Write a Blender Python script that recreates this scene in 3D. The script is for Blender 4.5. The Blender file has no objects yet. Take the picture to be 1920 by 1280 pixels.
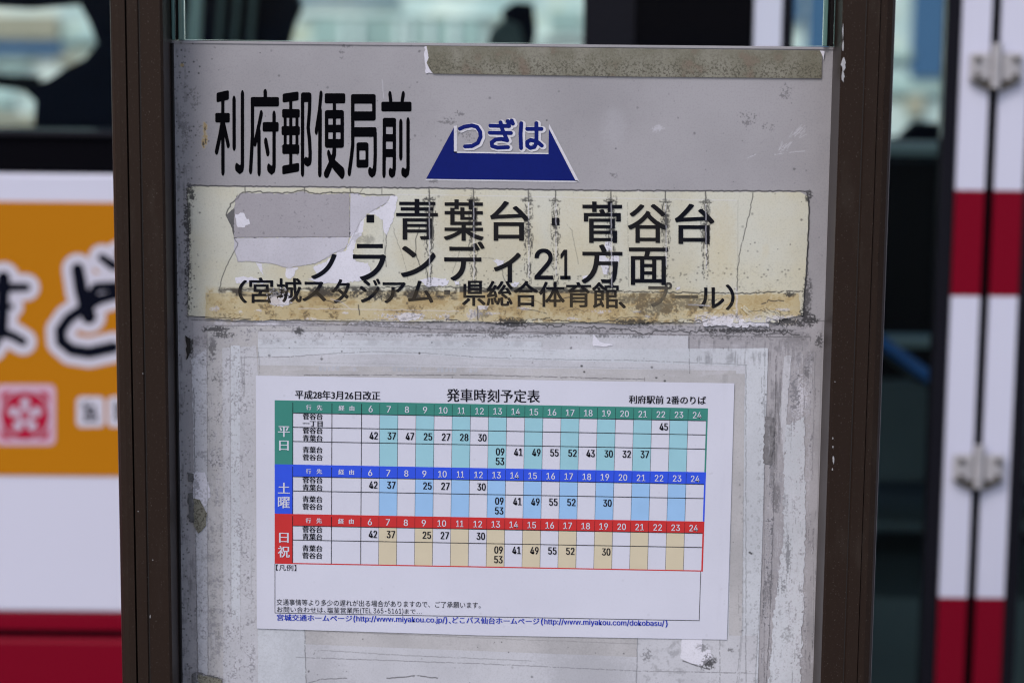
import bpy, bmesh, math, random
import numpy as np
from mathutils import Matrix, Vector
random.seed(7)
R = math.radians
sc = bpy.context.scene

# ------------------------------------------------------------------ camera
F = 84.0 / 36.0 * 1920.0
PITCH, ROLL, DIST = R(9.7), R(0.56), 1.5
CAM = Vector((0.0, -DIST * math.cos(PITCH), 1.30 + DIST * math.sin(PITCH)))
ROT = Matrix.Rotation(R(90) - PITCH, 3, 'X') @ Matrix.Rotation(ROLL, 3, 'Z')
cd = bpy.data.cameras.new('camera')
cd.lens = 84; cd.sensor_width = 36; cd.clip_start = 0.05; cd.clip_end = 500
cd.dof.use_dof = True; cd.dof.focus_distance = 1.5; cd.dof.aperture_fstop = 6.1
cd.dof.aperture_blades = 9
cam = bpy.data.objects.new('camera', cd)
cam.matrix_world = Matrix.Translation(CAM) @ ROT.to_4x4()
sc.collection.objects.link(cam); sc.camera = cam

# ------------------------------------------------------------------ sky, sun, exposure
SUN_EL, SUN_AZ = R(48), R(-150)      # the sun stands behind the photographer's left shoulder, veiled
w = bpy.data.worlds.new('World'); sc.world = w; w.use_nodes = True
nt = w.node_tree; nt.nodes.clear()
sky = nt.nodes.new('ShaderNodeTexSky'); sky.sky_type = 'NISHITA'; sky.sun_disc = False
sky.sun_elevation = SUN_EL; sky.sun_rotation = SUN_AZ; sky.air_density = 1.0; sky.dust_density = 3.0
bg = nt.nodes.new('ShaderNodeBackground'); bg.inputs['Strength'].default_value = 0.12
wo = nt.nodes.new('ShaderNodeOutputWorld')
nt.links.new(sky.outputs[0], bg.inputs[0]); nt.links.new(bg.outputs[0], wo.inputs[0])
ld = bpy.data.lights.new('sun', 'SUN'); ld.energy = 1.0; ld.angle = R(20); ld.color = (1.0, 0.965, 0.93)
sun = bpy.data.objects.new('sun', ld); sc.collection.objects.link(sun)
sd = Vector((math.sin(SUN_AZ) * math.cos(SUN_EL), math.cos(SUN_AZ) * math.cos(SUN_EL), math.sin(SUN_EL)))
sun.rotation_euler = sd.to_track_quat('Z', 'Y').to_euler()
sun.location = (-2, -4, 6)
sc.view_settings.view_transform = 'Standard'; sc.view_settings.look = 'None'
sc.view_settings.exposure = 0.36; sc.view_settings.gamma = 1.0
sc.cycles.filter_width = 1.15; sc.cycles.max_bounces = 8; sc.cycles.transparent_max_bounces = 12

# ------------------------------------------------------------------ geometry helpers
def P(px, py, y=0.0):
    """where the sight line of a photograph pixel meets the upright plane at depth y"""
    d = ROT @ Vector(((px - 960) / F, -(py - 640) / F, -1.0))
    return CAM + d * ((y - CAM.y) / d.y)

def srgb(r, g, b):
    f = lambda c: (c / 255) / 12.92 if c <= 10.3 else ((c / 255 + .055) / 1.055) ** 2.4
    return (f(r), f(g), f(b))

WORLD = {}
def empty(name, loc, parent=None):
    o = bpy.data.objects.new(name, None); sc.collection.objects.link(o)
    place(o, Vector(loc), parent); o.empty_display_size = .1
    return o
def place(o, loc, parent):
    if parent is not None:
        o.parent = parent; o.location = loc - WORLD[parent]
    else:
        o.location = loc
    WORLD[o] = loc
def tag(o, label=None, cat=None, group=None, kind=None):
    for k, v in (('label', label), ('category', cat), ('group', group), ('kind', kind)):
        if v: o[k] = v
    return o

UV0 = (P(300, 1300).x - .02, P(960, 1300).z - .02)
UVS = 0.46
def link(name, verts, faces, mat, parent=None, smooth=False):
    v = np.array(verts, float).reshape(-1, 3)
    c = (v.min(0) + v.max(0)) / 2
    me = bpy.data.meshes.new(name)
    me.from_pydata([tuple(p) for p in (v - c)], [], faces)
    uv = me.uv_layers.new(name='UVMap')
    li = np.empty(len(me.loops), np.int32); me.loops.foreach_get('vertex_index', li)
    co = v[li]
    u = np.empty((len(li), 2)); u[:, 0] = (co[:, 0] - UV0[0]) / UVS; u[:, 1] = (co[:, 2] - UV0[1]) / UVS
    uv.data.foreach_set('uv', u.ravel())
    if mat: me.materials.append(mat)
    if smooth: me.polygons.foreach_set('use_smooth', [True] * len(me.polygons))
    me.update()
    o = bpy.data.objects.new(name, me); sc.collection.objects.link(o)
    place(o, Vector(c), parent)
    return o

class MB:
    def __init__(s): s.v = []; s.f = []
    def add(s, v, f):
        n = len(s.v); s.v += [tuple(p) for p in v]; s.f += [tuple(i + n for i in q) for q in f]
    def box(s, x0, x1, y0, y1, z0, z1, bev=0.0):
        if bev <= 0:
            v = [(x, y, z) for x in (x0, x1) for y in (y0, y1) for z in (z0, z1)]
            s.add(v, [(0, 1, 3, 2), (4, 6, 7, 5), (0, 4, 5, 1), (2, 3, 7, 6), (0, 2, 6, 4), (1, 5, 7, 3)])
        else:
            bm = bmesh.new(); bmesh.ops.create_cube(bm, size=1)
            for q in bm.verts:
                q.co = Vector(((x0 + x1) / 2 + q.co.x * (x1 - x0), (y0 + y1) / 2 + q.co.y * (y1 - y0), (z0 + z1) / 2 + q.co.z * (z1 - z0)))
            bmesh.ops.bevel(bm, geom=bm.edges[:], offset=bev, segments=2, affect='EDGES', profile=.5)
            bm.verts.index_update()
            s.add([q.co[:] for q in bm.verts], [[q.index for q in f.verts] for f in bm.faces]); bm.free()
        return s
    def prism_y(s, pts, y0, y1):
        """pts: (x,z) outline, front face at y0, back at y1"""
        a = sum(p[0] * q[1] - q[0] * p[1] for p, q in zip(pts, pts[1:] + pts[:1]))
        if a < 0: pts = pts[::-1]
        n = len(pts)
        v = [(x, y0, z) for x, z in pts] + [(x, y1, z) for x, z in pts]
        s.add(v, [tuple(range(n))] + [(i, i + n, (i + 1) % n + n, (i + 1) % n) for i in range(n)])
        return s
    def prism_z(s, pts, z0, z1):
        a = sum(p[0] * q[1] - q[0] * p[1] for p, q in zip(pts, pts[1:] + pts[:1]))
        if a < 0: pts = pts[::-1]
        n = len(pts)
        v = [(x, y, z0) for x, y in pts] + [(x, y, z1) for x, y in pts]
        s.add(v, [tuple(range(n))[::-1], tuple(range(n, 2 * n))] + [(i, (i + 1) % n, (i + 1) % n + n, i + n) for i in range(n)])
        return s
    def tube(s, pts, r, n=12):
        pts = [Vector(p) for p in pts]; rings = []
        for i, p in enumerate(pts):
            t = (pts[min(i + 1, len(pts) - 1)] - pts[max(i - 1, 0)]).normalized()
            a = t.cross(Vector((0, 0, 1)) if abs(t.z) < .9 else Vector((1, 0, 0))).normalized(); b = t.cross(a)
            rings.append([p + (a * math.cos(2 * math.pi * k / n) + b * math.sin(2 * math.pi * k / n)) * r for k in range(n)])
        v = [q for rr in rings for q in rr]
        f = [(i * n + k, i * n + (k + 1) % n, (i + 1) * n + (k + 1) % n, (i + 1) * n + k) for i in range(len(pts) - 1) for k in range(n)]
        f += [tuple(range(n))[::-1], tuple((len(pts) - 1) * n + k for k in range(n))]
        s.add(v, f); return s
    def build(s, name, mat, parent=None, smooth=False): return link(name, s.v, s.f, mat, parent, smooth)

def jag(pts, amp, step=4.0, seed=1, closed=True):
    """torn edge: subdivide an outline (photo pixels) and push the points about"""
    rn = random.Random(seed); out = []
    n = len(pts)
    for i in range(n if closed else n - 1):
        a, b = pts[i], pts[(i + 1) % n]
        L = math.hypot(b[0] - a[0], b[1] - a[1]); k = max(1, int(L / step))
        for j in range(k):
            t = j / k; e = amp * (1 if j else .4)
            out.append((a[0] + (b[0] - a[0]) * t + rn.gauss(0, e), a[1] + (b[1] - a[1]) * t + rn.gauss(0, e)))
    return out
def plate(name, pts, yf, thick, mat, parent, plane=0.0):
    """a thin sheet lying against the plane; pts in photo pixels, front face yf in front of the plane"""
    q = [P(x, y, plane) for x, y in pts]
    return MB().prism_y([(v.x, v.z) for v in q], plane - yf, plane - yf + thick).build(name, mat, parent)

# ------------------------------------------------------------------ wear map, computed here: R dirt, G stain, B pale scuff
N = 1500
def vnoise(h, w_, fy, fx, seed, octs=4, gain=.5):
    rg = np.random.default_rng(seed); out = np.zeros((h, w_), np.float32); amp = 1; tot = 0
    for o in range(octs):
        gy, gx = int(max(2, fy * 2 ** o)) + 2, int(max(2, fx * 2 ** o)) + 2
        if gy > h or gx > w_: break
        g = rg.random((gy, gx)).astype(np.float32)
        ys = np.linspace(0, gy - 1.001, h); xs = np.linspace(0, gx - 1.001, w_)
        iy, ix = ys.astype(int), xs.astype(int); ty = (ys - iy); tx = (xs - ix)
        ty = (ty * ty * (3 - 2 * ty))[:, None]; tx = (tx * tx * (3 - 2 * tx))[None, :]
        a = g[iy][:, ix]; b = g[iy][:, ix + 1]; c = g[iy + 1][:, ix]; d = g[iy + 1][:, ix + 1]
        out += amp * ((a * (1 - tx) + b * tx) * (1 - ty) + (c * (1 - tx) + d * tx) * ty); tot += amp; amp *= gain
    return out / tot
def sstep(x, a, b):
    t = np.clip((x - a) / (b - a), 0, 1); return t * t * (3 - 2 * t)
NF = vnoise(N, N, 480, 480, 11, 2, .8)       # fine
NM = vnoise(N, N, 75, 75, 12, 4, .8)        # middle
NL = vnoise(N, N, 7, 7, 13, 4, .5)           # broad
NV = vnoise(N, N, 30, 300, 14, 3, .8)        # upright streaks
NH = vnoise(N, N, 220, 20, 15, 3, .8)        # level streaks
DIRT = np.zeros((N, N), np.float32); STAIN = DIRT.copy(); PALE = DIRT.copy()
def T(px, py):
    v = P(px, py); return ((v.x - UV0[0]) / UVS * N, (v.z - UV0[1]) / UVS * N)
SC = abs(T(1000, 600)[0] - T(900, 600)[0]) / 100.0
def win(xa, xb, ya, yb):
    xa, xb = int(max(0, min(xa, xb))), int(min(N, max(xa, xb) + 2)); ya, yb = int(max(0, min(ya, yb))), int(min(N, max(ya, yb) + 2))
    return slice(ya, yb), slice(xa, xb)
def seg(ch, pts, wd, s=1.0, jit=0.0, seed=0, brk=0.0, soft=.7):
    """a line of dirt or a crack; brk breaks it up with noise"""
    if jit: pts = jag(pts, jit, 5, seed, False) + [pts[-1]]
    t = [T(*p) for p in pts]; wd = wd * SC
    for a, b in zip(t, t[1:]):
        m = wd * 3 + 2
        sl = win(min(a[0], b[0]) - m, max(a[0], b[0]) + m, min(a[1], b[1]) - m, max(a[1], b[1]) + m)
        yy, xx = np.mgrid[sl]
        if xx.size == 0: continue
        dx, dy = b[0] - a[0], b[1] - a[1]; L = dx * dx + dy * dy + 1e-6
        q = np.clip(((xx - a[0]) * dx + (yy - a[1]) * dy) / L, 0, 1)
        d = np.hypot(xx - a[0] - q * dx, yy - a[1] - q * dy)
        f = 1 - sstep(d, wd * .5 * (1 - soft), wd * .5 + soft)
        if brk: f = f * sstep(NM[sl] * .5 + NF[sl] * .5, brk - .08, brk + .08)
        ch[sl] = np.maximum(ch[sl], f * s)
def cloud(ch, x, y, rx, ry, s=1.0, thr=.5, wid=.12, nz=None, p=1.0):
    """a smudge that breaks into specks towards its rim"""
    cx, cy = T(x, y); rx *= SC; ry *= SC
    sl = win(cx - rx * 1.3, cx + rx * 1.3, cy - ry * 1.3, cy + ry * 1.3); yy, xx = np.mgrid[sl]
    if xx.size == 0: return
    d = np.hypot((xx - cx) / rx, (yy - cy) / ry)
    f = np.clip(1.15 - d, 0, 1) ** p
    n = (NF[sl] * .6 + NM[sl] * .4) if nz is None else (nz[sl] * .6 + NF[sl] * .4)
    v = sstep(n + (f - .5) * .35, thr - wid, thr + wid) * np.minimum(1, f * 2.2)
    ch[sl] = np.maximum(ch[sl], v * s)
def area(ch, x0, y0, x1, y1, s, nz, a, b, soft=3):
    """a rectangle of noise between thresholds a and b"""
    p, q = T(x0, y1), T(x1, y0)
    sl = win(p[0], q[0], p[1], q[1]); yy, xx = np.mgrid[sl]
    if xx.size == 0: return
    sf = soft * SC
    e = np.minimum(np.minimum(xx - xx.min(), xx.max() - xx), np.minimum(yy - yy.min(), yy.max() - yy))
    ch[sl] = np.maximum(ch[sl], sstep(nz[sl], a, b) * np.clip(e / sf, 0, 1) * s)

rnd = random.Random(5)
# overall film of grime and pin-prick specks
DIRT += .10 * sstep(NL, .3, .75) + .10 * sstep(NF, .45, .9) * sstep(NM, .35, .8)
for i in range(480):
    x, y = rnd.uniform(325, 1550), rnd.uniform(85, 1280) ** 1.0
    r = rnd.choice([.8, .8, 1, 1.2, 1.8]); cloud(DIRT, x, y, r * 1.6, r * 1.6, rnd.uniform(.25, .7), .35, .2)
for i in range(420):                                  # specks gather on the left rim
    x, y = 326 + abs(rnd.gauss(0, 24)), rnd.uniform(80, 1280); cloud(DIRT, x, y, 2, 2, rnd.uniform(.3, .8), .35, .2)
area(DIRT, 326, 84, 362, 1290, .45, NM * .5 + NV * .5, .45, .72, 14)
for x, y, rx, ry in ((365, 190, 22, 50), (372, 240, 14, 30), (348, 250, 20, 90), (650, 88, 26, 7), (640, 100, 14, 14), (1150, 330, 14, 10), (1095, 258, 14, 10), (845, 230, 30, 16), (870, 250, 36, 30), (862, 214, 16, 10), (815, 340, 24, 8), (1470, 175, 20, 30), (1400, 230, 30, 30), (1440, 235, 26, 20), (852, 292, 8, 8)):
    cloud(DIRT, x, y, rx, ry, .45, .68, .05)
for x, y in ((384, 240), (385, 262), (381, 268)):     # rust
    cloud(STAIN, x, y, 5, 14, 1, .45, .1); cloud(DIRT, x, y + 3, 2.4, 6, .9, .5, .1)
cloud(STAIN, 341, 123, 4, 4, 1, .3, .1)
# scratches on the upper right
for i in range(26):
    a = rnd.uniform(0, 1); x, y = 1456 + a * 44, 290 - a * 44 + rnd.uniform(-9, 12)
    seg(PALE, [(x, y), (x + rnd.uniform(5, 14), y - rnd.uniform(6, 14))], .9, rnd.uniform(.3, .8), .5, i, .42)
seg(PALE, [(1452, 290), (1508, 284)], 1.0, .8, .6, 3, .42); seg(PALE, [(1402, 296), (1416, 290)], 1.4, .8, .6, 4, .4)
seg(PALE, [(716, 150), (719, 185)], .8, .6, .3, 9, .3); cloud(PALE, 1232, 242, 18, 10, .5, .58, .1); cloud(PALE, 1150, 240, 28, 44, .22, .5, .3)
# streaky wear over the old paper below
area(DIRT, 362, 625, 420, 1290, .42, NM * .6 + NF * .4, .42, .7, 6)
area(PALE, 362, 650, 480, 1290, .60, NV * .35 + NM * .35 + NF * .3, .50, .64, 8)
area(DIRT, 384, 650, 418, 900, .70, NF * .5 + NM * .5, .55, .68, 8)
area(DIRT, 392, 850, 418, 1290, .40, NF * .5 + NM * .5, .52, .66, 8)
area(DIRT, 385, 604, 640, 650, .55, NM * .5 + NF * .5, .50, .72, 10)
area(DIRT, 640, 606, 1520, 634, .62, NH * .55 + NF * .45, .46, .70, 6)
area(DIRT, 1290, 632, 1535, 690, .42, NM * .5 + NV * .5, .42, .68, 12)
area(DIRT, 1432, 640, 1475, 870, .42, NM * .5 + NV * .5, .38, .64, 10)
area(DIRT, 1430, 780, 1455, 870, .60, NM, .35, .75, 5)
area(PALE, 1428, 868, 1455, 1180, .70, NV * .4 + NF * .6, .50, .60, 4)
area(DIRT, 1426, 868, 1455, 1180, .70, NV * .4 + NF * .6, .54, .64, 4)
area(PALE, 1466, 655, 1530, 1290, .60, NV * .4 + NF * .3 + NM * .3, .48, .60, 10)
area(DIRT, 1458, 660, 1535, 1290, .55, NV * .4 + NF * .3 + NM * .3, .56, .70, 10)
area(DIRT, 1340, 700, 1365, 1190, .22, NV, .4, .6, 3)
area(PALE, 484, 640, 1430, 702, .30, NM * .5 + NH * .5, .48, .66, 8)
area(DIRT, 484, 636, 1020, 648, .22, NM, .3, .7, 3)
area(DIRT, 486, 1180, 1200, 1290, .16, NL * .7 + NF * .3, .40, .66, 8)
area(DIRT, 1200, 1198, 1360, 1290, .30, NM, .42, .7, 8)
cloud(DIRT, 1450, 880, 12, 90, .4, .54, .1, NV); cloud(DIRT, 1455, 935, 11, 40, .5, .46, .15); cloud(DIRT, 1440, 1110, 14, 60, .5, .57, .06, NV)
cloud(DIRT, 1512, 700, 10, 34, .6, .58, .08); cloud(DIRT, 1478, 1045, 12, 60, .55, .60, .05, NV); cloud(DIRT, 1465, 1100, 10, 50, .55, .60, .05, NV)
cloud(DIRT, 1475, 1190, 20, 22, .4, .54, .12); cloud(DIRT, 1493, 640, 34, 24, .35, .5, .2); cloud(PALE, 1495, 740, 26, 62, .9, .52, .04)
cloud(DIRT, 1490, 735, 16, 56, .6, .54, .05)
for x, y, rx, ry, s in ((356, 650, 8, 26, 1), (405, 618, 34, 10, .8), (420, 628, 28, 8, .75), (398, 650, 12, 26, .6), (560, 621, 12, 8, .8), (366, 905, 14, 30, .6), (1485, 605, 60, 10, .95), (1516, 601, 22, 16, 1), (1508, 592, 14, 22, 1), (1326, 1240, 20, 22, .9), (1212, 1226, 14, 18, .5), (1315, 1213, 16, 12, .5), (1535, 640, 10, 22, .7), (1370, 1217, 8, 6, .6), (930, 628, 34, 10, .6), (520, 790, 4, 4, .5)):
    cloud(DIRT, x, y, rx, ry, s, .52, .08)
for x, y in ((1405, 1035), (1408, 1037), (1334, 886), (1331, 887), (1095, 697), (1090, 686), (1246, 714), (1230, 708), (533, 741), (786, 662)):
    cloud(DIRT, x, y, 2.6, 2.2, .95, .3, .15)
# old sheet edges showing as fine lines
L_ = [([(358, 600), (430, 603), (620, 608), (900, 621), (1520, 633)], 1.2, .7), ([(388, 611), (800, 609)], 1, .55), ([(388, 611), (390, 1290)], 1.2, .6),
      ([(363, 727), (370, 1270)], 1.3, .75), ([(431, 645), (433, 1160)], .9, .45), ([(452, 668), (456, 743), (458, 743)], .9, .5), ([(458, 672), (458, 742)], .9, .5),
      ([(484, 655), (487, 700)], 1, .5), ([(450, 670), (540, 669), (620, 663), (700, 659), (800, 662), (900, 670), (1040, 674), (1200, 676), (1400, 684)], 1, .55),
      ([(484, 620), (1290, 628)], 1.1, .5), ([(1292, 632), (1292, 700)], 1.1, .6), ([(480, 653), (700, 652), (1040, 658)], .8, .3), ([(590, 680), (1300, 692)], .8, .3),
      ([(570, 703), (900, 703), (1208, 711)], 1.3, .7), ([(1208, 707), (1208, 714)], 1, .6), ([(1398, 685), (1398, 1280)], 1.0, .6), ([(1390, 1180), (1380, 1290)], 1.0, .5),
      ([(1393, 930), (1392, 1180), (1384, 1290)], .9, .4), ([(1433, 650), (1432, 1280)], 1.0, .4), ([(1455, 668), (1449, 1000), (1442, 1190), (1435, 1290)], 1.4, .75), ([(1430, 1040), (1420, 1200), (1415, 1290)], 1.0, .5),
      ([(1508, 630), (1520, 631), (1519, 640)], 1, .6), ([(1528, 660), (1522, 900)], 1, .35), ([(1494, 601), (1580, 603)], 1.1, .6), ([(571, 1178), (574, 1290)], 1.3, .75), ([(1195, 1192), (1192, 1290)], 1.1, .6),
      ([(1349, 1198), (1349, 1290)], 1.1, .6), ([(500, 1178), (1000, 1199), (1200, 1206)], 1, .4), ([(590, 1218), (592, 1217), (750, 1227), (1000, 1238)], 1, .5), ([(588, 1226), (593, 1216)], 1.4, .6),
      ([(555, 1231), (700, 1236), (900, 1243), (1200, 1257), (1400, 1260)], 1.1, .6), ([(576, 1280), (600, 1272), (650, 1270)], 1.8, .7), ([(725, 1270), (760, 1268), (780, 1265), (820, 1270)], 2.2, .8),
      ([(1280, 1238), (1300, 1245), (1330, 1254)], 2.4, .85), ([(446, 793), (476, 830)], 1, .3), ([(1210, 1257), (1420, 1262)], .9, .4), ([(440, 1100), (478, 1130)], .9, .3)]
for k, (p, wd, s) in enumerate(L_): seg(DIRT, p, wd, s, .35, k, .36)
for k in range(26):
    x = rnd.choice([rnd.uniform(365, 480), rnd.uniform(1365, 1525)]); y = rnd.uniform(640, 1200); seg(DIRT, [(x, y), (x + rnd.uniform(-2, 1), y + rnd.uniform(20, 160))], .7, rnd.uniform(.15, .4), .3, k, .42)
for k in range(230):                                   # fine upright scratches where tape was pulled off
    x, y = rnd.uniform(1428, 1530), rnd.uniform(650, 1280); seg(PALE if k % 2 else DIRT, [(x, y), (x - rnd.uniform(0, 1.5), y + rnd.uniform(6, 34))], rnd.uniform(.6, 1.3), rnd.uniform(.25, .7), .5, k, .44)
for k in range(150):
    x, y = rnd.uniform(364, 478), rnd.uniform(650, 1280); seg(PALE if k % 3 else DIRT, [(x, y), (x + rnd.uniform(-2, 2), y + rnd.uniform(4, 26))], rnd.uniform(.6, 1.5), rnd.uniform(.2, .6), .6, k, .44)
for k in range(60):
    x = rnd.uniform(1385, 1425); y = rnd.uniform(930, 1280); cloud(DIRT, x, y, 3, 4, .28, .45, .1)
# the cream strip: grimy seams, rim and stains
seg(DIRT, [(350, 348), (460, 350), (800, 353), (1150, 358), (1519, 359)], 2.6, .95, .5, 1, .2)
seg(DIRT, [(352, 350), (352, 470), (352, 590)], 3, .8, 1.2, 2, .38); seg(DIRT, [(1514, 362), (1517, 400), (1514, 480), (1508, 560), (1507, 600)], 3.6, .9, .7, 3, .22)
area(DIRT, 346, 372, 358, 592, .95, NF * .5 + NM * .5, .47, .56, 2); cloud(DIRT, 358, 362, 12, 20, .9, .5, .1)
cloud(DIRT, 1516, 368, 9, 14, .8, .5, .1); cloud(DIRT, 1512, 560, 12, 60, .7, .5, .12)
seg(DIRT, [(352, 593), (470, 598)], 1.6, .8, .5, 5)
for x, h in ((804, 180), (887, 190), (990, 185), (1041, 180), (1145, 200), (1247, 160), (1322, 165)):
    top = 354 + (x - 800) * .0095
    seg(DIRT, [(x, top), (x + .5, top + 22)], 2.2, .9, .3, int(x), .2)
    seg(DIRT, [(x - 11, top + 20), (x + 11, top + 21)], 2.0, .85, .6, int(x), .35)
    for dx, wd in ((-3.6, 2.4), (4, 3), (-6.5, 1.4), (7, 1.2)):
        seg(DIRT, [(x + dx, top + 20), (x + dx * 1.2, top + h * .5), (x + dx * .6, top + h)], wd, .85, 1.2, int(x + dx * 7), .50 if abs(dx) > 6 else .46)
    k = {804: .9, 887: .8, 990: .8, 1041: .7, 1145: 1.0, 1247: .55, 1322: .75}[x]; cloud(DIRT, x, top + 60, 11, 70, .85 * k, .58, .08, NV); cloud(DIRT, x, top + 20, 15, 7, .9 * k, .54, .08); cloud(DIRT, x + 1, top + 40 + 30 * k, 6, 44 * k, .9, .50, .1, NV)
    seg(PALE, [(x + .5, top + 24), (x + 1.5, top + h - 20)], 1.5, .8, .3, int(x), .3)
cloud(DIRT, 1148, 420, 16, 60, .8, .56, .08, NV); cloud(DIRT, 812, 420, 8, 60, .8, .54, .08, NV)
for x in (459, 570, 656): seg(DIRT, [(x, 351), (x + 1, 362)], 2, .8, .3, x)
seg(DIRT, [(716, 353), (716, 366)], 1.4, .7, .3, 3); seg(DIRT, [(680, 354), (672, 366)], 1.2, .6, .3, 3)
seg(DIRT, [(786, 426), (779, 450), (780, 478), (788, 500)], 1.6, .85, .4, 8, .25)
seg(DIRT, [(1411, 362), (1405, 400), (1388, 465), (1383, 500), (1381, 545)], 1.5, .85, .6, 9, .34)
seg(DIRT, [(440, 470), (424, 500), (414, 528), (411, 545)], 1.6, .85, .4, 10, .25)
seg(DIRT, [(724, 440), (722, 480), (724, 500)], 2, .7, .8, 5, .4); seg(DIRT, [(735, 420), (760, 500), (765, 525)], .9, .5, .8, 6, .4)
seg(DIRT, [(1063, 422), (1072, 432), (1079, 470), (1084, 495)], 1, .5, .4, 6, .3); seg(DIRT, [(862, 470), (848, 512)], .9, .5, .4, 6, .3)
seg(DIRT, [(940, 500), (944, 520), (955, 542)], 1.4, .7, .4, 6, .3); seg(DIRT, [(905, 484), (985, 484)], 1.6, .5, .8, 6, .48)
seg(DIRT, [(1176, 380), (1178, 540)], .9, .45, .4, 6, .42); seg(DIRT, [(1383, 376), (1382, 540)], .8, .25, .3, 6)
seg(PALE, [(745, 365), (900, 367), (1380, 376)], 1.2, .5, .2, 1)
for k in range(120): cloud(DIRT, rnd.uniform(740, 1500), rnd.uniform(500, 545), 2.4, 2, .5, .4, .1)
area(DIRT, 740, 490, 1500, 548, .18, NM * .5 + NF * .5, .54, .70, 10)
# dirty band at the joint with the stained tape
area(DIRT, 408, 540, 640, 556, .95, NM * .6 + NH * .4, .30, .60, 5); area(DIRT, 640, 535, 860, 562, .85, NM * .7 + NH * .3, .38, .62, 6)
area(DIRT, 860, 538, 1140, 549, .9, NM * .6 + NH * .4, .36, .58, 3); area(DIRT, 1130, 545, 1380, 562, .62, NM * .6 + NH * .4, .34, .66, 7)
seg(DIRT, [(410, 544), (620, 540), (800, 537), (900, 541), (1160, 546), (1385, 550), (1500, 546), (1512, 548)], 2.6, .9, .9, 4, .34)
for x, y, rx, ry, s in ((600, 545, 40, 12, .9), (700, 552, 44, 15, .85), (790, 545, 60, 10, .7), (1230, 575, 60, 26, .62), (1290, 570, 70, 16, .55), (1180, 560, 40, 14, .6), (670, 548, 22, 14, .9), (1480, 552, 16, 6, .9)):
    cloud(DIRT, x, y, rx, ry, s, .48, .14)
area(DIRT, 386, 575, 1500, 606, .55, NM * .6 + NF * .4, .56, .68, 8)
seg(DIRT, [(800, 603), (850, 600), (880, 604), (930, 606), (990, 602), (1010, 596), (1050, 600), (1100, 606), (1140, 600), (1190, 607), (1260, 604), (1330, 600)], 2.6, .9, 1.6, 7, .40)
seg(DIRT, [(930, 606), (960, 612), (990, 608), (1180, 618), (1205, 628), (1230, 620), (1300, 622), (1500, 628)], 2.4, .9, 1.4, 8, .38)
cloud(DIRT, 960, 604, 44, 12, .85, .5, .1); cloud(DIRT, 1400, 620, 110, 5, .95, .46, .1); cloud(DIRT, 1190, 604, 50, 8, .8, .5, .1)
seg(DIRT, [(894, 575), (896, 600)], 2.4, .9, .8, 2); seg(DIRT, [(671, 572), (674, 590)], 2.4, .8, .8, 2); cloud(DIRT, 900, 590, 26, 14, .5, .5, .1)
# brown and yellow stains
area(STAIN, 385, 546, 1504, 602, .95, NL * .40 + NM * .45 + NH * .15, .40, .64, 8)
for k in range(46):                                    # tide marks in the glue
    x, y = rnd.uniform(390, 1480), rnd.uniform(556, 598); pp_ = [(x, y)]
    for j in range(5): pp_.append((pp_[-1][0] + rnd.uniform(3, 13), min(602, max(550, pp_[-1][1] + rnd.uniform(-5, 5)))))
    seg(STAIN if k % 3 else DIRT, pp_, rnd.uniform(.9, 2.0), rnd.uniform(.5, 1.0), .9, k, .36)
for k in range(22): cloud(PALE, rnd.uniform(390, 1480), rnd.uniform(578, 602), rnd.uniform(5, 22), rnd.uniform(3, 7), .7, .54, .05)
for x, y, rx, ry, s in ((420, 575, 50, 34, .7), (640, 590, 120, 20, .6), (800, 562, 70, 22, .95), (760, 580, 60, 30, .7), (1090, 568, 90, 30, 1), (1140, 580, 50, 26, .9), (1250, 560, 90, 24, .6), (1440, 565, 66, 24, .85), (1400, 590, 70, 16, .7), (910, 570, 40, 30, .8)):
    cloud(STAIN, x, y, rx, ry, s, .46, .25, NL)
for x, y, rx, ry, s in ((860, 420, 60, 60, .34), (940, 440, 70, 60, .34), (1080, 420, 50, 60, .34), (1210, 430, 50, 60, .30), (1100, 480, 60, 40, .28), (1350, 460, 32, 86, .42), (770, 460, 34, 50, .3), (900, 500, 60, 30, .25), (1260, 480, 50, 40, .2), (540, 510, 46, 16, .25), (1435, 470, 8, 14, .3)):
    cloud(STAIN, x, y, rx, ry, s, .44, .3, NL, .6)
seg(STAIN, [(1330, 596), (1370, 566), (1390, 570), (1400, 592)], 3, .95, 1.2, 2); seg(STAIN, [(1300, 585), (1380, 577)], 3, .9, 1, 2)
seg(STAIN, [(1395, 575), (1410, 590), (1450, 578), (1462, 585)], 2.6, .9, 1, 3); seg(STAIN, [(1143, 560), (1143, 605)], 3, .9, 1, 4, .3)
seg(STAIN, [(386, 548), (500, 550), (900, 552), (1500, 556)], 3, .6, .8, 3, .4)
for x, y in ((438, 600), (480, 593), (483, 598), (1262, 560), (800, 560), (870, 556), (1288, 574), (1240, 545)): cloud(STAIN, x, y, 6, 5, 1, .45, .1)
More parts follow.
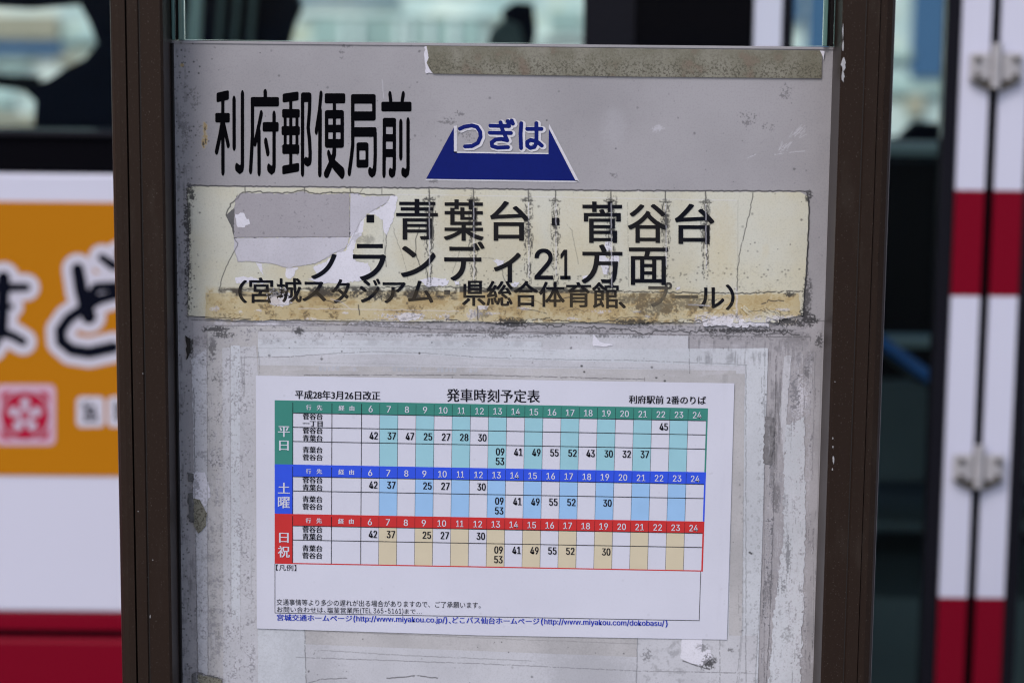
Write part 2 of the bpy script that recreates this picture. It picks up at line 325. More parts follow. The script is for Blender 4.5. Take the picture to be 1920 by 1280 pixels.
# pale residue under the stained tape and on top of it
area(PALE, 700, 586, 830, 602, .9, NF * .5 + NM * .5, .50, .58, 4); area(PALE, 1300, 590, 1500, 612, .9, NM * .6 + NF * .4, .44, .56, 5)
area(PALE, 400, 602, 960, 612, .55, NH * .5 + NM * .5, .46, .60, 3); cloud(PALE, 890, 590, 20, 14, .8, .5, .08); cloud(PALE, 500, 606, 30, 6, .9, .4, .1)
seg(PALE, [(1290, 571), (1330, 573)], 2.4, .9, .5, 1); seg(PALE, [(620, 560), (640, 566), (660, 580)], 1.6, .5, .6, 4); seg(PALE, [(560, 578), (700, 580), (860, 583)], 1.6, .5, .5, 4)
seg(PALE, [(1380, 540), (1381, 600)], 4, .6, .8, 5, .3)
seg(DIRT, [(424, 403), (432, 382), (446, 372), (456, 361), (500, 361), (545, 363), (568, 357), (585, 363), (655, 361), (676, 364), (740, 367)], 2.6, .9, 1.0, 3, .2)
seg(DIRT, [(656, 362), (656, 444), (440, 445)], 1.0, .6, .1, 3); seg(DIRT, [(440, 470), (446, 490), (510, 494), (540, 503), (590, 495), (630, 473), (652, 462), (664, 440), (675, 416), (690, 401), (726, 380)], 1.2, .5, .6, 3, .3)
seg(DIRT, [(439, 446), (446, 456), (440, 470)], 2, .8, .6, 3); cloud(DIRT, 672, 446, 16, 12, .35, .4, .2); cloud(DIRT, 690, 450, 14, 12, .4, .42, .2)
for k in range(34):
    x, y = rnd.uniform(470, 640), rnd.uniform(372, 440); seg(DIRT, [(x, y), (x + rnd.uniform(-4, 5), y + rnd.uniform(-3, 4))], 1.0, rnd.uniform(.4, .9), .6, k, .4)
area(DIRT, 362, 640, 482, 1290, .50, NF * .5 + NM * .3 + NV * .2, .52, .68, 12); area(DIRT, 1400, 690, 1530, 1290, .36, NF * .4 + NM * .3 + NV * .3, .52, .66, 12)
area(PALE, 388, 612, 640, 650, .5, NM * .5 + NF * .5, .52, .62, 6); area(PALE, 1440, 640, 1530, 1290, .4, NF * .5 + NM * .5, .52, .62, 8)
DIRT = np.clip(DIRT * 1.25 - .03, 0, 1); STAIN = np.clip(STAIN, 0, 1); PALE = np.clip(PALE, 0, 1)
img = bpy.data.images.new('wear_map', N, N, float_buffer=False); img.colorspace_settings.name = 'Non-Color'
buf = np.ones((N, N, 4), np.float32); buf[..., 0] = DIRT; buf[..., 1] = STAIN; buf[..., 2] = PALE
img.pixels.foreach_set(buf.ravel()); img.update(); img.pack()

# ------------------------------------------------------------------ materials
def newmat(name):
    m = bpy.data.materials.new(name); m.use_nodes = True
    return m, m.node_tree, m.node_tree.nodes['Principled BSDF']
def mixc(nt, fac, a, b, mode='MIX'):
    n = nt.nodes.new('ShaderNodeMix'); n.data_type = 'RGBA'; n.blend_type = mode
    for sck, v in ((n.inputs[0], fac), (n.inputs[6], a), (n.inputs[7], b)):
        if hasattr(v, 'is_output'): nt.links.new(v, sck)
        else: sck.default_value = v if isinstance(v, float) else (*v, 1)
    return n.outputs[2]
def noise(nt, scale, detail=4, stretch=None, rough=.6):
    tc = nt.nodes.new('ShaderNodeNewGeometry'); n = nt.nodes.new('ShaderNodeTexNoise')
    n.inputs['Scale'].default_value = scale; n.inputs['Detail'].default_value = detail; n.inputs['Roughness'].default_value = rough
    mp = nt.nodes.new('ShaderNodeMapping'); nt.links.new(tc.outputs['Position'], mp.inputs[0]); nt.links.new(mp.outputs[0], n.inputs[0])
    if stretch: mp.inputs['Scale'].default_value = stretch
    return n.outputs['Fac']
def ramp(nt, src, a, b, lo=0.0, hi=1.0):
    n = nt.nodes.new('ShaderNodeMapRange'); n.interpolation_type = 'SMOOTHSTEP'
    nt.links.new(src, n.inputs[0])
    for i, v in zip((1, 2, 3, 4), (a, b, lo, hi)): n.inputs[i].default_value = v
    return n.outputs[0]
def mul(nt, a, k):
    n = nt.nodes.new('ShaderNodeMath'); n.operation = 'MULTIPLY'; nt.links.new(a, n.inputs[0]); n.inputs[1].default_value = k
    return n.outputs[0]
PALEC = srgb(214, 214, 228)
def worn(name, base, rough=.55, dirt=1.0, stain=1.0, pale=1.0, var=.10, vs=30.0, tint=None, fine=.06, bump=.15, spec=.35, stretch=None):
    m, nt, b = newmat(name)
    im = nt.nodes.new('ShaderNodeTexImage'); im.image = img; im.interpolation = 'Cubic'
    sp = nt.nodes.new('ShaderNodeSeparateColor'); nt.links.new(im.outputs[0], sp.inputs[0])
    c2 = tuple(x * (1 - var * 2) for x in base) if tint is None else tint
    c = mixc(nt, ramp(nt, noise(nt, vs, 5, stretch), .35, .68), base, c2)
    c = mixc(nt, mul(nt, ramp(nt, noise(nt, 900, 2), .45, .75), fine * 4), c, tuple(x * .55 for x in base))
    if stain:
        c = mixc(nt, mul(nt, sp.outputs[1], .80 * stain), c, (.56, .47, .27))
        c = mixc(nt, mul(nt, ramp(nt, sp.outputs[1], .45, 1.0), .55 * stain), c, (.32, .20, .07))
    if pale: c = mixc(nt, mul(nt, sp.outputs[2], .85 * pale), c, PALEC)
    if dirt: c = mixc(nt, mul(nt, sp.outputs[0], .9 * dirt), c, (.028, .028, .033))
    nt.links.new(c, b.inputs['Base Color'])
    b.inputs['Roughness'].default_value = rough; b.inputs['Specular IOR Level'].default_value = spec
    if bump:
        bp = nt.nodes.new('ShaderNodeBump'); bp.inputs['Strength'].default_value = bump; bp.inputs['Distance'].default_value = .0004
        a = nt.nodes.new('ShaderNodeMath'); a.operation = 'SUBTRACT'; nt.links.new(sp.outputs[2], a.inputs[0]); nt.links.new(sp.outputs[0], a.inputs[1])
        nt.links.new(a.outputs[0], bp.inputs['Height']); nt.links.new(bp.outputs[0], b.inputs['Normal'])
    return m
def plain(name, col, rough=.5, metal=0.0, spec=.5, var=.0, vs=20.0, coat=0.0, stretch=None, bump=0.0):
    m, nt, b = newmat(name)
    if var:
        nt.links.new(mixc(nt, noise(nt, vs, 5, stretch), tuple(x * (1 - var) for x in col), tuple(min(1, x * (1 + var)) for x in col)), b.inputs['Base Color'])
    else: b.inputs['Base Color'].default_value = (*col, 1)
    if bump:
        bp = nt.nodes.new('ShaderNodeBump'); bp.inputs['Strength'].default_value = bump; bp.inputs['Distance'].default_value = .001
        nt.links.new(noise(nt, vs * 12, 4), bp.inputs['Height']); nt.links.new(bp.outputs[0], b.inputs['Normal'])
    b.inputs['Roughness'].default_value = rough; b.inputs['Metallic'].default_value = metal; b.inputs['Specular IOR Level'].default_value = spec
    b.inputs['Coat Weight'].default_value = coat; b.inputs['Coat Roughness'].default_value = .08
    return m
def glassy(name, tint, refl=.08, rough=.0):
    m, nt, b = newmat(name); nt.nodes.remove(b)
    out = nt.nodes['Material Output']
    tr = nt.nodes.new('ShaderNodeBsdfTransparent'); tr.inputs[0].default_value = (*tint, 1)
    gl = nt.nodes.new('ShaderNodeBsdfGlossy'); gl.inputs['Roughness'].default_value = rough
    fr = nt.nodes.new('ShaderNodeFresnel'); fr.inputs[0].default_value = 1.5
    mx = nt.nodes.new('ShaderNodeMixShader')
    nt.links.new(ramp(nt, fr.outputs[0], .045, 1, refl * .5, 1.0), mx.inputs[0])
    nt.links.new(tr.outputs[0], mx.inputs[1]); nt.links.new(gl.outputs[0], mx.inputs[2]); nt.links.new(mx.outputs[0], out.inputs[0])
    return m

GRAY = (.365, .358, .395)
M = {}
M['panel'] = worn('worn_grey_panel', GRAY, .5, 1, 1, .8, .05, 14)
M['cream'] = worn('yellowed_cream_film', (.60, .605, .545), .42, 1, 1, 1, .04, 20, tint=(.60, .58, .47))
M['stained_tape'] = worn('stained_tape', (.56, .51, .37), .45, 1, 1, 1, .1, 26, tint=(.47, .38, .22))
M['torn_white'] = worn('torn_white_paper', (.72, .72, .83), .7, .8, .3, .6, .04, 30)
M['torn_b'] = worn('torn_lilac_paper', (.56, .555, .645), .7, .8, .3, .6, .05, 24)
M['ghost'] = worn('ghost_print', (.47, .49, .56), .7, 1, 1, 1, .05, 24)
M['torn_grey'] = worn('bare_grey_patch', (.365, .352, .398), .5, .6, 0, .2, .03, 30)
M['old_a'] = worn('old_paper_pale', (.56, .57, .64), .6, 1, 1, 1, .07, 16)
M['old_b'] = worn('old_paper_blue_white', (.60, .63, .71), .6, 1, 1, 1, .06, 12)
M['old_c'] = worn('old_paper_warm_grey', (.51, .505, .54), .6, 1, 1, 1, .08, 22)
M['old_d'] = worn('old_glue_grey', (.415, .405, .45), .6, 1, 1, 1, .12, 28)
M['glue_mid'] = worn('glue_mid_grey', (.25, .245, .27), .7, 1, 1, 1, .2, 50)
M['old_e'] = worn('glue_dark', (.14, .14, .15), .7, 1, 1, 1, .2, 40)
M['black_vinyl'] = worn('black_vinyl', (.0015, .0015, .003), .5, 0, 0, .10, .1, 40, spec=.03, fine=0, bump=0)
M['black_print'] = worn('faded_black_print', (.004, .005, .011), .5, 0, .06, .75, .1, 40, spec=.1, fine=0, bump=0)
M['black_faint'] = worn('worn_grey_print', (.045, .042, .042), .45, .0, .2, .6, .1, 40, spec=.3, bump=0)
M['blue_vinyl'] = worn('blue_vinyl', (.004, .012, .155), .5, .35, 0, .1, .05, 40, bump=0, spec=.12)
M['white_vinyl'] = worn('white_vinyl', (.66, .66, .74), .4, .6, 0, .1, .05, 40, bump=0)
M['tape_lichen'] = None
m, nt, b = newmat('weathered_tape')
c = mixc(nt, ramp(nt, noise(nt, 30, 5), .38, .62), (.235, .23, .195), (.155, .15, .115))
geo = nt.nodes.new('ShaderNodeNewGeometry'); sx = nt.nodes.new('ShaderNodeSeparateXYZ'); nt.links.new(geo.outputs['Position'], sx.inputs[0])
low = ramp(nt, sx.outputs[2], P(1100, 92).z, P(1100, 136).z, .22, .85)      # mould gathers along the lower edge
k_ = nt.nodes.new('ShaderNodeMath'); k_.operation = 'MULTIPLY'; nt.links.new(ramp(nt, noise(nt, 700, 3, None, .7), .47, .60), k_.inputs[0]); nt.links.new(low, k_.inputs[1])
c = mixc(nt, k_.outputs[0], c, (.070, .064, .048))
c = mixc(nt, mul(nt, ramp(nt, noise(nt, 900, 2, None, .7), .58, .68), .5), c, (.28, .27, .22))
c = mixc(nt, mul(nt, ramp(nt, noise(nt, 60, 4), .55, .7), .5), c, (.20, .145, .12))
nt.links.new(c, b.inputs['Base Color']); b.inputs['Roughness'].default_value = .8
bp = nt.nodes.new('ShaderNodeBump'); bp.inputs['Strength'].default_value = .5; bp.inputs['Distance'].default_value = .0004
nt.links.new(noise(nt, 500, 4), bp.inputs['Height']); nt.links.new(bp.outputs[0], b.inputs['Normal'])
M['tape_lichen'] = m
M['paper'] = worn('timetable_paper', (.63, .645, .775), .5, .12, 0, 0, .02, 12, fine=.01, bump=0)
nt = M['paper'].node_tree; b = nt.nodes['Principled BSDF']      # the sheet lies a little wavy
bp = nt.nodes.new('ShaderNodeBump'); bp.inputs['Strength'].default_value = .6; bp.inputs['Distance'].default_value = .0012
nt.links.new(noise(nt, 14, 3), bp.inputs['Height']); nt.links.new(bp.outputs[0], b.inputs['Normal'])
def ink(n, c, r=.5): return plain(n, c, r, 0, .15, .08, 60)
M['green'] = ink('green_ink', srgb(62, 134, 125)); M['blue'] = ink('blue_ink', srgb(52, 86, 224)); M['red'] = ink('red_ink', srgb(196, 52, 54))
M['green_l'] = ink('pale_green_ink', srgb(150, 198, 214)); M['blue_l'] = ink('pale_blue_ink', srgb(150, 190, 234)); M['tan_l'] = ink('tan_ink', srgb(205, 195, 172))
M['ink'] = ink('black_ink', (.008, .008, .014)); M['ink_w'] = ink('white_ink', (.60, .62, .74)); M['ink_b'] = ink('link_blue_ink', srgb(26, 52, 176))
# brown anodised extrusion
m, nt, b = newmat('brown_anodised_aluminium')
c = mixc(nt, noise(nt, 8, 4, (1, 1, .12)), (.021, .0125, .0095), (.028, .017, .013))
c = mixc(nt, ramp(nt, noise(nt, 1100, 2), .66, .72), c, (.10, .085, .075))
c = mixc(nt, mul(nt, ramp(nt, noise(nt, 70, 5, (1, 1, .25)), .55, .8), .35), c, (.055, .045, .038))
nt.links.new(c, b.inputs['Base Color']); b.inputs['Roughness'].default_value = .36; b.inputs['Metallic'].default_value = .2; b.inputs['Specular IOR Level'].default_value = .2
M['post'] = m
M['groove'] = plain('dark_groove', (.006, .004, .004), .6)
M['chip'] = plain('bare_chip', (.42, .42, .45), .5, .3, .5, .3, 300)
M['acrylic_edge'] = plain('acrylic_edge', (.10, .20, .19), .12, 0, .8, .5, 30, 0, (60, 60, 3))  # greenish glass edge, with reflection streaks mixed into its colour
M['bead'] = plain('black_bead', (.006, .005, .006), .5, 0, .15)
M['signglass'] = glassy('sign_glass', (.97, .99, .985), .004)
M['busglass'] = glassy('tinted_bus_glass', (.95, 1.0, 1.0), .006)
M['white_paint'] = plain('white_bus_paint', (.61, .62, .77), .3, 0, .25, .03, 3, .1)
M['red_paint'] = plain('red_bus_paint', (.185, .0005, .0135), .3, 0, .12, .05, 3, .04)
M['orange'] = plain('orange_ad_film', (.46, .172, .003), .5, 0, .12, .04, 3)
M['ad_black'] = plain('ad_black', (.001, .002, .009), .5, 0, .08); M['ad_white'] = plain('ad_white', (.56, .55, .66), .5, 0, .15); M['ad_pale'] = plain('ad_pale_pink', (.50, .40, .52), .5, 0, .15); M['ad_red'] = plain('ad_red', (.40, .003, .035), .5, 0, .15); M['ad_pink'] = plain('ad_pink', (.58, .38, .52), .4)
M['gasket'] = plain('black_rubber', (.0012, .0012, .003), .7, 0, .05); M['gasket2'] = plain('grey_rubber', (.006, .006, .011), .6, 0, .12)
M['interior'] = plain('dark_interior', (.006, .007, .012), .7, 0, .3, .3, 8); M['interior_teal'] = plain('teal_interior_panel', (.10, .14, .15), .6, 0, .3, .3, 6)
M['rail'] = plain('blue_handrail', (.03, .16, .5), .35); M['pale_trim'] = plain('pale_trim', (.30, .42, .42), .4)
M['hinge'] = plain('hinge_metal', (.42, .41, .44), .5, .1, .3, .35, 90); M['bolt'] = plain('hinge_bolt', (.08, .07, .06), .45, .5)
M['seat'] = plain('seat_fabric', (.008, .011, .025), .9, 0, .2, .3, 30)

# ------------------------------------------------------------------ the setting
m, nt, b = newmat('asphalt'); c = mixc(nt, noise(nt, 60, 8), (.035, .035, .037), (.075, .074, .075)); c = mixc(nt, ramp(nt, noise(nt, 1.2, 5), .4, .7), c, (.05, .05, .052))
nt.links.new(c, b.inputs['Base Color']); b.inputs['Roughness'].default_value = .85; M['asphalt'] = m
M['paving'] = plain('paving_concrete', (.24, .235, .23), .85, 0, .3, .2, 9, 0, None, .3); M['kerb'] = plain('kerb_stone', (.30, .30, .29), .8, 0, .3, .2, 14)
tag(MB().box(-60, 60, -40, 90, -.4, -.13).build('road', M['asphalt']), kind='structure')
tag(MB().box(-20, 20, -12, .72, -.125, 0).build('pavement', M['paving']), kind='structure')
kb = MB()
for i in range(33): kb.box(-10 + i * .6 + .004, -9.4 + i * .6 - .004, .724, .87, -.125, .012, .01)
tag(kb.build('kerb', M['kerb']), kind='structure')

# ------------------------------------------------------------------ THE SIGN
YF = -.038
lx0, lx1 = P(214, 640, YF).x, P(313.5, 640, YF).x
rx0, rx1 = P(1560, 640, YF).x, P(1660, 640, YF).x
ZT, ZP0 = 2.15, .62
ztop = P(940, 84).z
root = empty('bus_stop_sign', ((lx0 + rx1) / 2, 0, 0))
tag(root, 'weathered bus stop sign board between two brown aluminium posts with peeling stickers', 'bus stop sign')

def post(x0, x1, marks, mir):
    """outline of the extrusion in plan; marks: px of groove and ridge, from the outer edge"""
    g0, g1, rg = marks
    pts = [(x0 + .004, .022), (x0, .018), (x0, YF + .007), (x0 + .0008, YF + .004), (x0 + .0025, YF + .0016), (x0 + .006, YF),
           (g0, YF), (g0 + .0003, YF + .006), (g1 - .0003, YF + .006), (g1, YF - .0012), (rg - .0008, YF - .0012), (rg, YF), (x1 - .0015, YF), (x1, YF + .0015), (x1, .022)]
    if mir: pts = [(x0 + x1 - x, y) for x, y in pts][::-1]
    return pts
def gx(px): return P(px, 640, YF).x
lp = MB().prism_z(post(lx0, lx1, (gx(244.5), gx(248.5), gx(270.5)), False), 0, ZT).build('post', M['post'], root)
mir = lambda x: rx0 + rx1 - x
rp = MB().prism_z(post(rx0, rx1, (mir(gx(1630)), mir(gx(1628.2)), mir(gx(1604))), True), 0, ZT).build('post', M['post'], root)
# dark strips along the groove floors
for a, b_, par in ((gx(245), gx(248), lp), (gx(1627.4), gx(1629.4), rp)):
    MB().box(min(a, b_), max(a, b_), YF + .0052, YF + .0062, .01, ZT - .01).build('groove_strip', M['groove'], par)
for px, par in ((271, lp), (1603, rp)):
    x = gx(px); MB().box(x - .00025, x + .00025, YF - .0001, YF + .0006, .01, ZT - .01).build('edge_line', M['groove'], par)
MB().box(lx0, rx1, YF + .002, .02, ZT + .002, ZT + .05, .004).build('top_rail', M['post'], root)
MB().box(lx1 + .001, rx0 - .001, -.02, .02, ZP0 - .05, ZP0 - .002, .003).build('bottom_rail', M['post'], root)
# chips of bare metal on the right post
def blob(pts, n): return jag(pts, .7, 3, n)
for k, (px, py, rx, ry) in enumerate(((1581, 88, 1.6, 12), (1582, 122, 5, 14), (1581, 144, 3, 12), (1581, 60, 1.2, 16), (1672, 180, 2.6, 11), (1671, 205, 1.8, 20), (1653, 478, 4.5, 9), (1648, 496, 2, 3.5), (1562, 822, 1.4, 3), (1562, 838, 1.4, 3), (1563, 862, 2, 9), (1561, 880, 1.6, 2.4), (1566, 716, 1, 1.2), (286, 1050, 1.1, 1.3), (281, 1156, 1.1, 4), (276, 1082, 1, 1), (259, 958, 1, 1), (268, 700, 1.0, 1.4))):
    rr = random.Random(k); pts = [(px + rx * math.cos(a * .63) * rr.uniform(.5, 1.1), py + ry * math.sin(a * .63) * rr.uniform(.5, 1.1)) for a in range(10)]
    q = [P(x, y, YF - .0012) for x, y in pts]
    par = rp if px > 900 else lp
    if par is rp: q = [Vector((min(v.x, rx1 - .0062), v.y, v.z)) for v in q]
    MB().prism_y([(v.x, v.z) for v in q], YF - (.0016 if (px in (259, 268) or 1604 < px < 1630) else .0004), YF + .0008).build('paint_chip', M['chip'], par)
# panel
panel = MB().box(lx1 - .0005, rx0 + .0005, .0, .004, ZP0, ztop, 0).build('panel', M['panel'], root)
MB().box(lx1, rx0, -.0008, -.00002, ztop - .0009, ztop + .0006, 0).build('panel_rim', M['panel'], panel)
MB().box(lx1, lx1 + .0012, -.006, -.0001, ZP0, ztop - .001).build('edge_bead', M['bead'], root)  # narrow dark strip down the panel's left edge
# glass over the panel
gl_ = MB().box(P(347, 40, .004).x, P(1543, 40, .004).x, .001, .005, ztop + .001, ZT - .001).build('glass_pane', M['signglass'], root)
for pxa, pxb, mm in ((317, 322, 'bead'), (323, 329, 'acrylic_edge'), (329.5, 335, 'bead'), (335.5, 345.5, 'acrylic_edge'), (1543.5, 1551, 'acrylic_edge'), (1551.5, 1555, 'bead'), (1555.5, 1563, 'bead'), (1563.5, 1577, 'acrylic_edge')):
    a, b_ = P(pxa, 40, 0).x, P(pxb, 40, 0).x
    MB().box(max(a, lx1 + .0001), min(b_, rx0 + .004), -.002 if mm == 'bead' else -.004, .0008, ztop + .001, ZT - .001, .0006 if b_ - a > .0016 else 0).build('edge_bead' if mm == 'bead' else 'glass_edge', M[mm], root)

# old paper layers on the lower panel (each is a sheet of its own, one above the other)
def sheet(pts, yf, mat, j=0.0, seed=1, label=None, name='old_paper_layer'):
    o = plate(name, jag(pts, j, 5, seed) if j else pts, yf, min(.00005, yf * .8), M[mat], root)
    if label: o['label'] = label
    return o
sheet([(362, 600), (1541, 604), (1524, 1300), (372, 1300)], .0002, 'old_d')
sheet([(388, 611), (640, 612), (640, 640), (484, 644), (484, 700), (484, 1300), (390, 1300)], .0004, 'old_c', .3, 2)
sheet([(360, 672), (392, 650), (412, 646), (414, 900), (418, 1270), (372, 1265), (364, 900)], .0003, 'old_a', .9, 3)
sheet([(417, 652), (480, 648), (484, 700), (484, 1290), (419, 1290)], .0005, 'old_a', .3, 4)
sheet([(433, 648), (450, 648), (450, 1160), (434, 1160)], .0006, 'old_b', .3, 5)
sheet([(484, 621), (1290, 629), (1292, 1300), (486, 1300)], .0006, 'old_a', .2, 6)
sheet([(484, 636), (1015, 640), (1015, 655), (1440, 652), (1420, 1300), (484, 1300)], .0007, 'old_b', .25, 7)
sheet([(484, 668), (620, 664), (800, 664), (900, 672), (1040, 675), (1398, 686), (1396, 760), (484, 760)], .0008, 'old_a', .15, 8)
sheet([(484, 684), (1380, 694), (1378, 740), (484, 740)], .00088, 'old_c', .15, 18)
sheet([(573, 1170), (1195, 1190), (1193, 1300), (574, 1300)], .0009, 'old_c', .1, 9)
sheet([(573, 1206), (720, 1212), (1195, 1230), (1193, 1300), (574, 1300)], .00098, 'old_a', .1, 19)
sheet([(1197, 1190), (1420, 1190), (1414, 1300), (1194, 1300)], .0009, 'old_a', .15, 10)
sheet([(1376, 700), (1396, 700), (1390, 1300), (1364, 1300)], .00085, 'old_c', .3, 11)
sheet([(1434, 780), (1452, 782), (1446, 870), (1430, 868)], .0008, 'glue_mid', 1.3, 12, 'dark patch of old glue')
sheet([(1470, 668), (1484, 666), (1476, 760), (1470, 860), (1462, 780)], .0005, 'old_a', .8, 13)
sheet([(1472, 800), (1508, 780), (1510, 1000), (1500, 1300), (1440, 1300), (1450, 1150), (1468, 1020)], .0006, 'old_b', 1.4, 14)
sheet([(360, 886), (372, 884), (386, 890), (396, 930), (384, 950), (374, 935), (364, 940)], .0008, 'torn_white', 1.2, 15, 'torn white paper scrap', 'paper_scrap')
sheet([(352, 885), (364, 886), (363, 903), (353, 903)], .0009, 'old_e', .8, 16, name='tape_scrap')
sheet([(353, 924), (362, 922), (366, 955), (364, 980), (354, 976)], .0009, 'old_e', 1, 17, name='tape_scrap')
sheet([(364, 932), (376, 936), (388, 962), (386, 985), (372, 998), (364, 980)], .0010, 'tape_lichen', 1, 18, name='tape_scrap')
sheet([(348, 629), (358, 634), (357, 660), (350, 674)], .0009, 'groove', 1, 19, name='tape_scrap')
sheet([(360, 1262), (372, 1258), (418, 1270), (417, 1300), (360, 1300)], .0012, 'old_e', .6, 20, name='tape_scrap')
sheet([(372, 1262), (416, 1272), (416, 1300), (372, 1300)], .0013, 'tape_lichen', .6, 21, name='tape_scrap')
sheet([(1278, 1192), (1316, 1194), (1316, 1220), (1332, 1216), (1334, 1232), (1316, 1246), (1290, 1240), (1276, 1232)], .0012, 'torn_white', .6, 22, name='paper_scrap')
sheet([(1112, 626), (1125, 640), (1150, 646), (1135, 650), (1112, 648)], .0010, 'torn_white', .8, 23, name='paper_scrap')
for k, (x, w_) in enumerate(((598, 40), (662, 10), (736, 58), (818, 40), (880, 22))):   # ghost lettering of an older sheet
    for j in range(int(w_ / 8)): sheet([(x + j * 8, 687 + k * .8), (x + j * 8 + 6, 686 + k * .8), (x + j * 8 + 6, 694 + k * .8), (x + j * 8 + 1, 695 + k * .8)], .00095, 'ghost', 1.6, 30 + k * 9 + j, name='print_ghost')

# weathered tape at the top right
tape = plate('tape_strip', [(800, 86), (1100, 90), (1538, 95), (1541, 100), (1540, 147), (1200, 144), (812, 138), (806, 130), (800, 118), (804, 108)] , .0011, .0010, M['tape_lichen'], root)
plate('torn_edge', jag([(796, 87), (803, 87), (806, 98), (802, 106), (808, 112), (804, 120), (812, 132), (814, 139), (799, 138), (797, 120)], .8, 4, 3), .0006, .0005, M['torn_white'], tape)
plate('torn_edge', jag([(1537, 95), (1545, 96), (1544, 112), (1541, 104)], .5, 4, 4), .0014, .0013, M['torn_white'], tape)

# cream destination strip
YS = .0012
strip = plate('destination_strip', jag([(352, 352), (368, 349), (460, 351), (800, 354), (1150, 359), (1500, 360), (1514, 368), (1516, 400), (1512, 480), (1507, 548), (1505, 590), (1430, 604), (1000, 604), (600, 600), (352, 592), (356, 470)], .35, 8, 5), YS, .0011, M['cream'], root)
strip['label'] = 'yellowed cream strip naming the destinations'
st = jag([(386, 549), (560, 545), (900, 546), (1160, 549), (1385, 553), (1497, 549), (1500, 590), (1462, 600), (1440, 583), (1400, 602), (1300, 596), (1180, 606), (1060, 602), (1000, 596), (930, 606), (895, 600), (840, 598), (700, 598), (600, 598), (480, 600), (386, 596)], .8, 7, 6)
st = plate('stained_tape', st, YS + .0002, .00015, M['stained_tape'], strip)
for pts, sd_ in (([(1392, 602), (1404, 590), (1388, 576), (1396, 572), (1414, 586), (1440, 578), (1462, 584), (1460, 604)], 7), ([(1372, 578), (1380, 580), (1384, 604), (1374, 603)], 8)):
    plate('lifted_film', jag(pts, .8, 4, sd_), YS + .0008, .0006, M['cream'], strip)
def on_strip(name, pts, mat, d, j=.7, seed=1):
    return plate(name, jag(pts, j * 1.35, 3.6, seed) if j else pts, YS + d * .45, .00006, M[mat], strip)
on_strip('tape_scrap', [(446, 360), (440, 388), (424, 403), (434, 425), (442, 458), (446, 440), (446, 400)], 'old_e', .0003, .4, 1)
on_strip('bare_patch', [(441, 372), (452, 362), (500, 362), (545, 363), (568, 358), (585, 364), (655, 362), (656, 444), (439, 445), (440, 400)], 'torn_grey', .0004, .5, 2)
on_strip('torn_paper', [(439, 446), (655, 444), (652, 458), (644, 470), (630, 473), (610, 485), (590, 494), (540, 502), (510, 494), (470, 489), (446, 490), (440, 470)], 'torn_b', .0004, .5, 3)
on_strip('torn_paper', [(657, 362), (672, 362), (680, 368), (732, 368), (724, 380), (690, 402), (676, 415), (674, 432), (655, 444)], 'torn_b', .0004, .5, 4)
on_strip('torn_paper', [(732, 368), (745, 368), (743, 388), (732, 425), (724, 442), (719, 430), (718, 412), (704, 404), (694, 402), (684, 408), (684, 430), (676, 446), (662, 470), (668, 490), (690, 492), (697, 510), (680, 524), (640, 532), (600, 530), (578, 522), (596, 516), (588, 500), (612, 490), (632, 473), (648, 470), (660, 440), (672, 434), (676, 415), (690, 401), (724, 382)], 'torn_white', .0005, .7, 5)
on_strip('torn_paper', [(480, 492), (492, 494), (494, 516), (488, 508)], 'torn_white', .0004, .6, 6)
on_strip('torn_paper', [(536, 502), (560, 500), (552, 516), (545, 522), (536, 518)], 'torn_white', .0004, .7, 7)
on_strip('torn_paper', [(442, 518), (470, 518), (500, 524), (502, 530), (443, 530)], 'torn_white', .0004, .8, 8)
for k, pts in enumerate(([(788, 524), (806, 519), (842, 524), (838, 534), (800, 536)], [(852, 525), (862, 526), (862, 535), (854, 534)], [(924, 487), (946, 487), (944, 496), (936, 500)], [(958, 530), (974, 528), (970, 537), (960, 537)], [(897, 572), (916, 572), (914, 579), (898, 580)], [(1136, 452), (1144, 452), (1146, 468), (1138, 471), (1132, 464)], [(1122, 479), (1132, 474), (1144, 490), (1140, 515), (1130, 510)], [(1092, 517), (1104, 515), (1108, 522), (1096, 527)], [(1146, 480), (1158, 478), (1160, 490), (1144, 494)], [(1268, 538), (1274, 536), (1275, 540), (1266, 543)], [(502, 552), (540, 548), (550, 556), (548, 568), (530, 576), (508, 570), (500, 562)], [(745, 590), (760, 585), (790, 588), (780, 600), (750, 602)], [(1316, 600), (1340, 592), (1378, 596), (1440, 604), (1440, 612), (1318, 610)])):
    on_strip('paper_scrap', pts, 'torn_white', .0006, 1.0, 40 + k)
on_strip('paper_scrap', [(442, 400), (452, 398), (466, 410), (470, 420), (455, 426), (443, 420)], 'torn_white', .0006, 1.2, 60)
on_strip('cream_scrap', [(688, 400), (704, 402), (718, 414), (719, 450), (724, 480), (716, 500), (700, 508), (690, 490), (668, 488), (664, 470), (668, 450), (680, 440), (682, 412)], 'cream', .0007, .5, 61)

